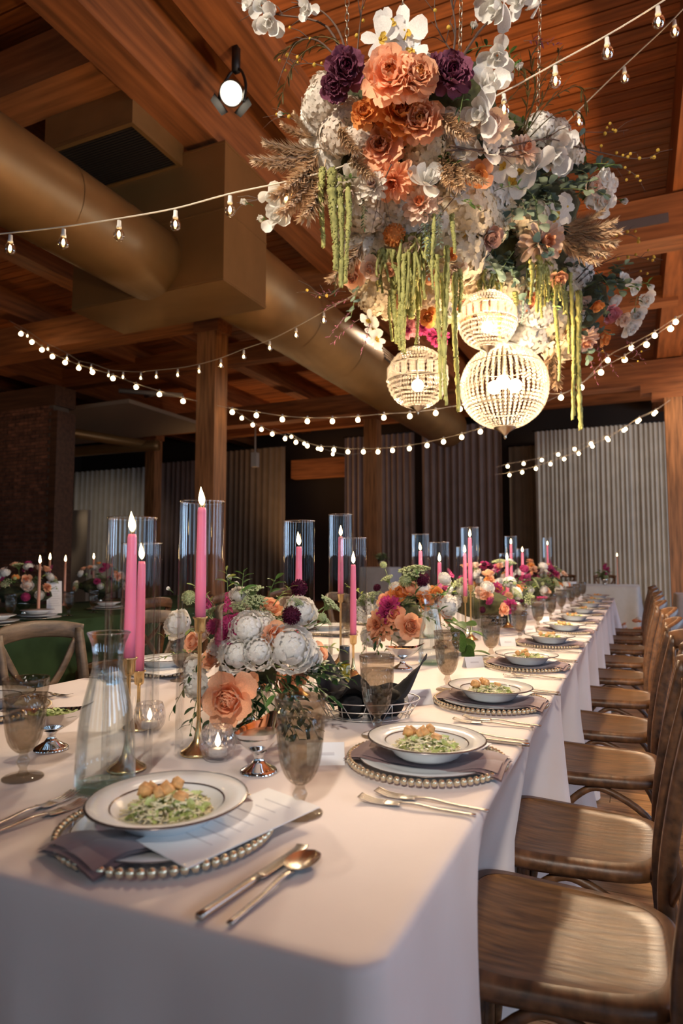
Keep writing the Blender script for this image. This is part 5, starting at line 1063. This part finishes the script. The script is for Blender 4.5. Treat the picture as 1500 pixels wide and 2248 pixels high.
def random_bouquet(px, py, desc, n, w, h, kinds, P=None, vr=.06):
    P = P or at_z(px, py, TOP); t = thing('flower_bouquet', desc, 'bouquet', P, 0, 'bouquets in footed bowls')
    lathe_part('footed_bowl', [(0,.001),(.04,.001),(.014,.02),(.02,.03),(vr,.08),(vr*1.05,.11),(vr*.9,.11),(0,.05)], 'silverbowl', t, 24)
    mc = MB(); mc.ball((0,0,.16), .10, 10, 7, jit=.12, sc=(w/.12, w/.12, .8)); obj('moss_core', mc.mesh('moss_core', 'moss'), t)
    for k in range(n):
        kd = kinds[k % len(kinds)]; a = RB.random()*6.28; e = RB.uniform(-.15, 1.0); q = math.sqrt(max(0, 1-min(1,e*e))); Q = Vector((w*q*math.cos(a), w*q*math.sin(a), .17+h*max(-.12,e)))*1.0
        r = dict(scab=.020, pod=.016, lace=.045, stockm=.035, ran=.034, orange=.032).get(kd, .036)*RB.uniform(.85, 1.15)
        bloom(t, kd, Q, r, Vector((Q.x, Q.y, (Q.z-.14)))+Vector((0,0,.02)), .25)
    for k in range(12):
        a = RB.random()*6.28; Q = Vector((w*.5*math.cos(a), w*.5*math.sin(a), .16+RB.random()*h*.5)); sprig(t, Q, (math.cos(a), math.sin(a), RB.uniform(-.3,.9)), .12, RB.choice(['dark','mid','mid','lime']), 7, .045, 'stemgreen', rs=RB, name='greenery_sprig')
    return t
KK = ['ran','rose','mag','lace','ran','dpeach','scab','blush','orange','lace','ran','stockm','pod','rose','mag','ran','scab']
random_bouquet(1060, 1388, 'third bouquet with magenta and white blooms, far middle of the table', 46, .22, .22, KK)
random_bouquet(1105, 1362, 'fourth bouquet with big white blooms farther along the table', 44, .24, .24, KK[4:]+KK[:4]); random_bouquet(1165, 1335, 'fifth bouquet, smaller, near the far table end', 44, .26, .24, KK[8:]+KK[:8])
random_bouquet(1205, 1318, 'sixth bouquet at the far end of the long table', 30, .2, .2, KK[2:]+KK[:2])
random_bouquet(0, 0, 'low mound of peach roses on the floor beyond the chairs', 34, .22, .30, ['rose','rose','dpeach','ran','rose','orange','lace'], P=Vector((-0.02, 9.0, 0.0)), vr=.10)

# ------------------------------------------------------------------ the other tables
def draped(x0, x1, y0, y1, top, m, label, fold=.03):
    pts = []; c = .06
    for (cx, cy, a0) in ((x1-c, y1-c, 0), (x0+c, y1-c, 90), (x0+c, y0+c, 180), (x1-c, y0+c, 270)):
        for k in range(6): a = R(a0+18*k); pts.append((Vector((cx+c*math.cos(a), cy+c*math.sin(a))), Vector((math.cos(a), math.sin(a)))))
    full = []
    for i in range(len(pts)):
        (p, n), (p2, n2) = pts[i], pts[(i+1) % len(pts)]; L = (p2-p).length; m_ = max(1, int(L/.05))
        for k in range(m_): u = k/m_; full.append((p.lerp(p2, u), n.lerp(n2, u).normalized()))
    N = len(full); mb = MB(); vs = []; fs = []; s = 0
    for v, z in ((-.05, 0), (0, .008), (.12, .1), (.3, .25), (.55, .5), (.8, .75), (1, .998)):
        for i, (p, n) in enumerate(full):
            g = p+n*(min(v, 0)*.4 + max(0, v)*(.04+fold*math.sin(i*.9)+fold*.6*math.sin(i*.37+1))); vs.append((g.x, g.y, top*(1-z) + .01*z))
    for j in range(6):
        for i in range(N): k = (i+1) % N; fs.append((j*N+i, j*N+k, (j+1)*N+k, (j+1)*N+i)[::-1])
    fs.append(tuple(range(N))); mb.add(vs, fs); return tag(obj('tablecloth', mb.mesh('tablecloth_side', m)), label, 'tablecloth')
draped(-5.25, -3.66, 1.9, 6.9, TOP, 'velvet_green', 'dark green velvet tablecloth on the side table at left', .035)
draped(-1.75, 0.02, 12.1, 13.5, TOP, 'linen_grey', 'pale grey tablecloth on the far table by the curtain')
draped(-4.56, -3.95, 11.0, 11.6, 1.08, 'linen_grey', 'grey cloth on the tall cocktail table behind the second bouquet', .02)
for i, (x, y, rz) in enumerate(((-3.30, 3.62, PI/2), (-3.28, 4.5, PI/2), (-3.3, 5.4, PI/2), (-5.6, 3.6, -PI/2), (-5.6, 4.6, -PI/2))):
    chair(x, y, rz, ('brown cross-back chair at the green table, nearest behind the carafe', 'second cross-back chair on the near side of the green table', 'third cross-back chair on the near side of the green table', 'cross-back chair on the far side of the green table', 'second cross-back chair on the far side of the green table')[i], 'chairs at the green table')
for i, (x, y, rz) in enumerate(((-1.35, 13.95, PI), (-0.6, 13.95, PI), (-1.5, 11.7, 0), (0.75, 9.4, 1.9), (0.95, 10.6, 1.6))):
    chair(x, y, rz, ('dark chair behind the far grey table at its left', 'dark chair behind the far grey table at its right', 'dark chair in front of the far grey table', 'chair standing beyond the right row near the post', 'farthest chair by the right-hand post')[i], 'chairs at the far grey table')
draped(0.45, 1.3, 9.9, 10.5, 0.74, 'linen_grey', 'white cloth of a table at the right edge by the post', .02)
random_bouquet(0, 0, 'bouquet of white and magenta blooms on the green table', 42, .23, .22, KK, P=Vector((-4.30, 3.68, TOP)))
random_bouquet(0, 0, 'dim bouquet farther along the green table', 34, .25, .22, KK[3:]+KK[:3], P=Vector((-5.0, 5.2, TOP)))
random_bouquet(0, 0, 'tiny magenta bouquet on the far grey table', 12, .08, .22, ['mag','mag','lace','mag'], P=Vector((-0.55, 12.9, TOP)))
random_bouquet(0, 0, 'small yellow bouquet on the tall cocktail table', 9, .08, .10, ['pod','lace','pod'], P=Vector((-4.25, 11.3, 1.08)))
def far_candle(P, h, desc, tan=True):
    k = thing('taper_candle', desc, 'candle', P, 0, 'far taper candles')
    obj('candle_body', MB().lathe([(0,0),(.02,0),(.02,.01),(.0115,.02),(.011,h*.6),(.009,h),(0,h)], 10).mesh('far_candle', 'candletan' if tan else 'candlepink'), k)
    obj('flame', MB().lathe([(0,0),(.009,.012),(.008,.024),(.003,.05),(0,.058)], 8).mesh('far_flame', 'flame'), k, (0,0,h+.002))
for a, b, d, desc in ((88,1228,4.9,'lit tan candle right of the bouquet on the green table'),(110,1222,5.9,'lit candle behind the menu card on the green table'),(144,1226,6.2,'lit candle left of the dim bouquet on the green table'),(206,1221,6.9,'farthest lit candle on the green table')):
    T = at(a, b, d); far_candle(Vector((T.x, T.y, TOP+.0005)), T.z-TOP-.03, desc)
T = at(1355, 1218, 12.2); far_candle(Vector((T.x, T.y, TOP+.0005)), T.z-TOP-.03, 'lit candle on the far grey table by the pale curtain')
pc = proto_goblet(); first = True
GG = [(a, at_z(b, c, TOP)) for a, b, c in (('behind the menu card', 150, 1352), ('left of the menu card', 22, 1362), ('farther right', 205, 1345))]
for a, p in GG: tag(clone(pc, None, p, 0), 'smoky goblet on the green table %s' % a, 'goblet', 'goblets on the green table')
for ch in list(pc.children): bpy.data.objects.remove(ch)
bpy.data.objects.remove(pc)
p = at_z(118, 1348, TOP); c = thing('menu_card', 'upright white menu card standing on the green table', 'menu', p, R(66))
obj('card', MB().box((0,0,.13), (.115,.0015,.25), rot=Matrix.Rotation(R(-6), 3, 'X')).mesh('menu_upright', 'paper', False), c)
mb = MB()
for k in range(9): mb.box((0,-.004-(.018*k-.09)*.1,.21-k*.018), (.05+.02*(k % 3), .0008, .004))
obj('printed_lines', mb.mesh('printed_lines', 'inktext', False), c)
for a, b, desc in ((82, 1358, 'white plate stack beside the candle on the green table'), (235, 1338, 'plate stack farther right on the green table'), (-8, 1372, 'plate stack at the left picture edge on the green table')):
    p = at_z(a, b, TOP); c = thing('plate_setting', desc, 'plate', p, 0, 'plates on the green table')
    lathe_part('charger', [(0,.002),(.155,.006),(.165,.012),(.155,.010),(0,.005)], 'pearlgold', c, 40); lathe_part('plate', [(0,.012),(.085,.014),(.134,.028),(.134,.030),(.08,.018),(0,.016)], 'porcelain', c, 40); lathe_part('bowl', [(0,.032),(.06,.034),(.08,.05),(.116,.062),(.115,.064),(.078,.054),(0,.038)], 'porcelain', c, 40)
for a, b, d, desc in ((1292,1282,0,'small white dishes on the far grey table'),):
    p = Vector((-1.1, 12.5, TOP)); c = thing('dish', desc, 'dish', p, 0); lathe_part('dish_body', [(0,.002),(.06,.002),(.1,.03),(.11,.06),(.105,.06),(.05,.012),(0,.012)], 'porcelain', c, 28)
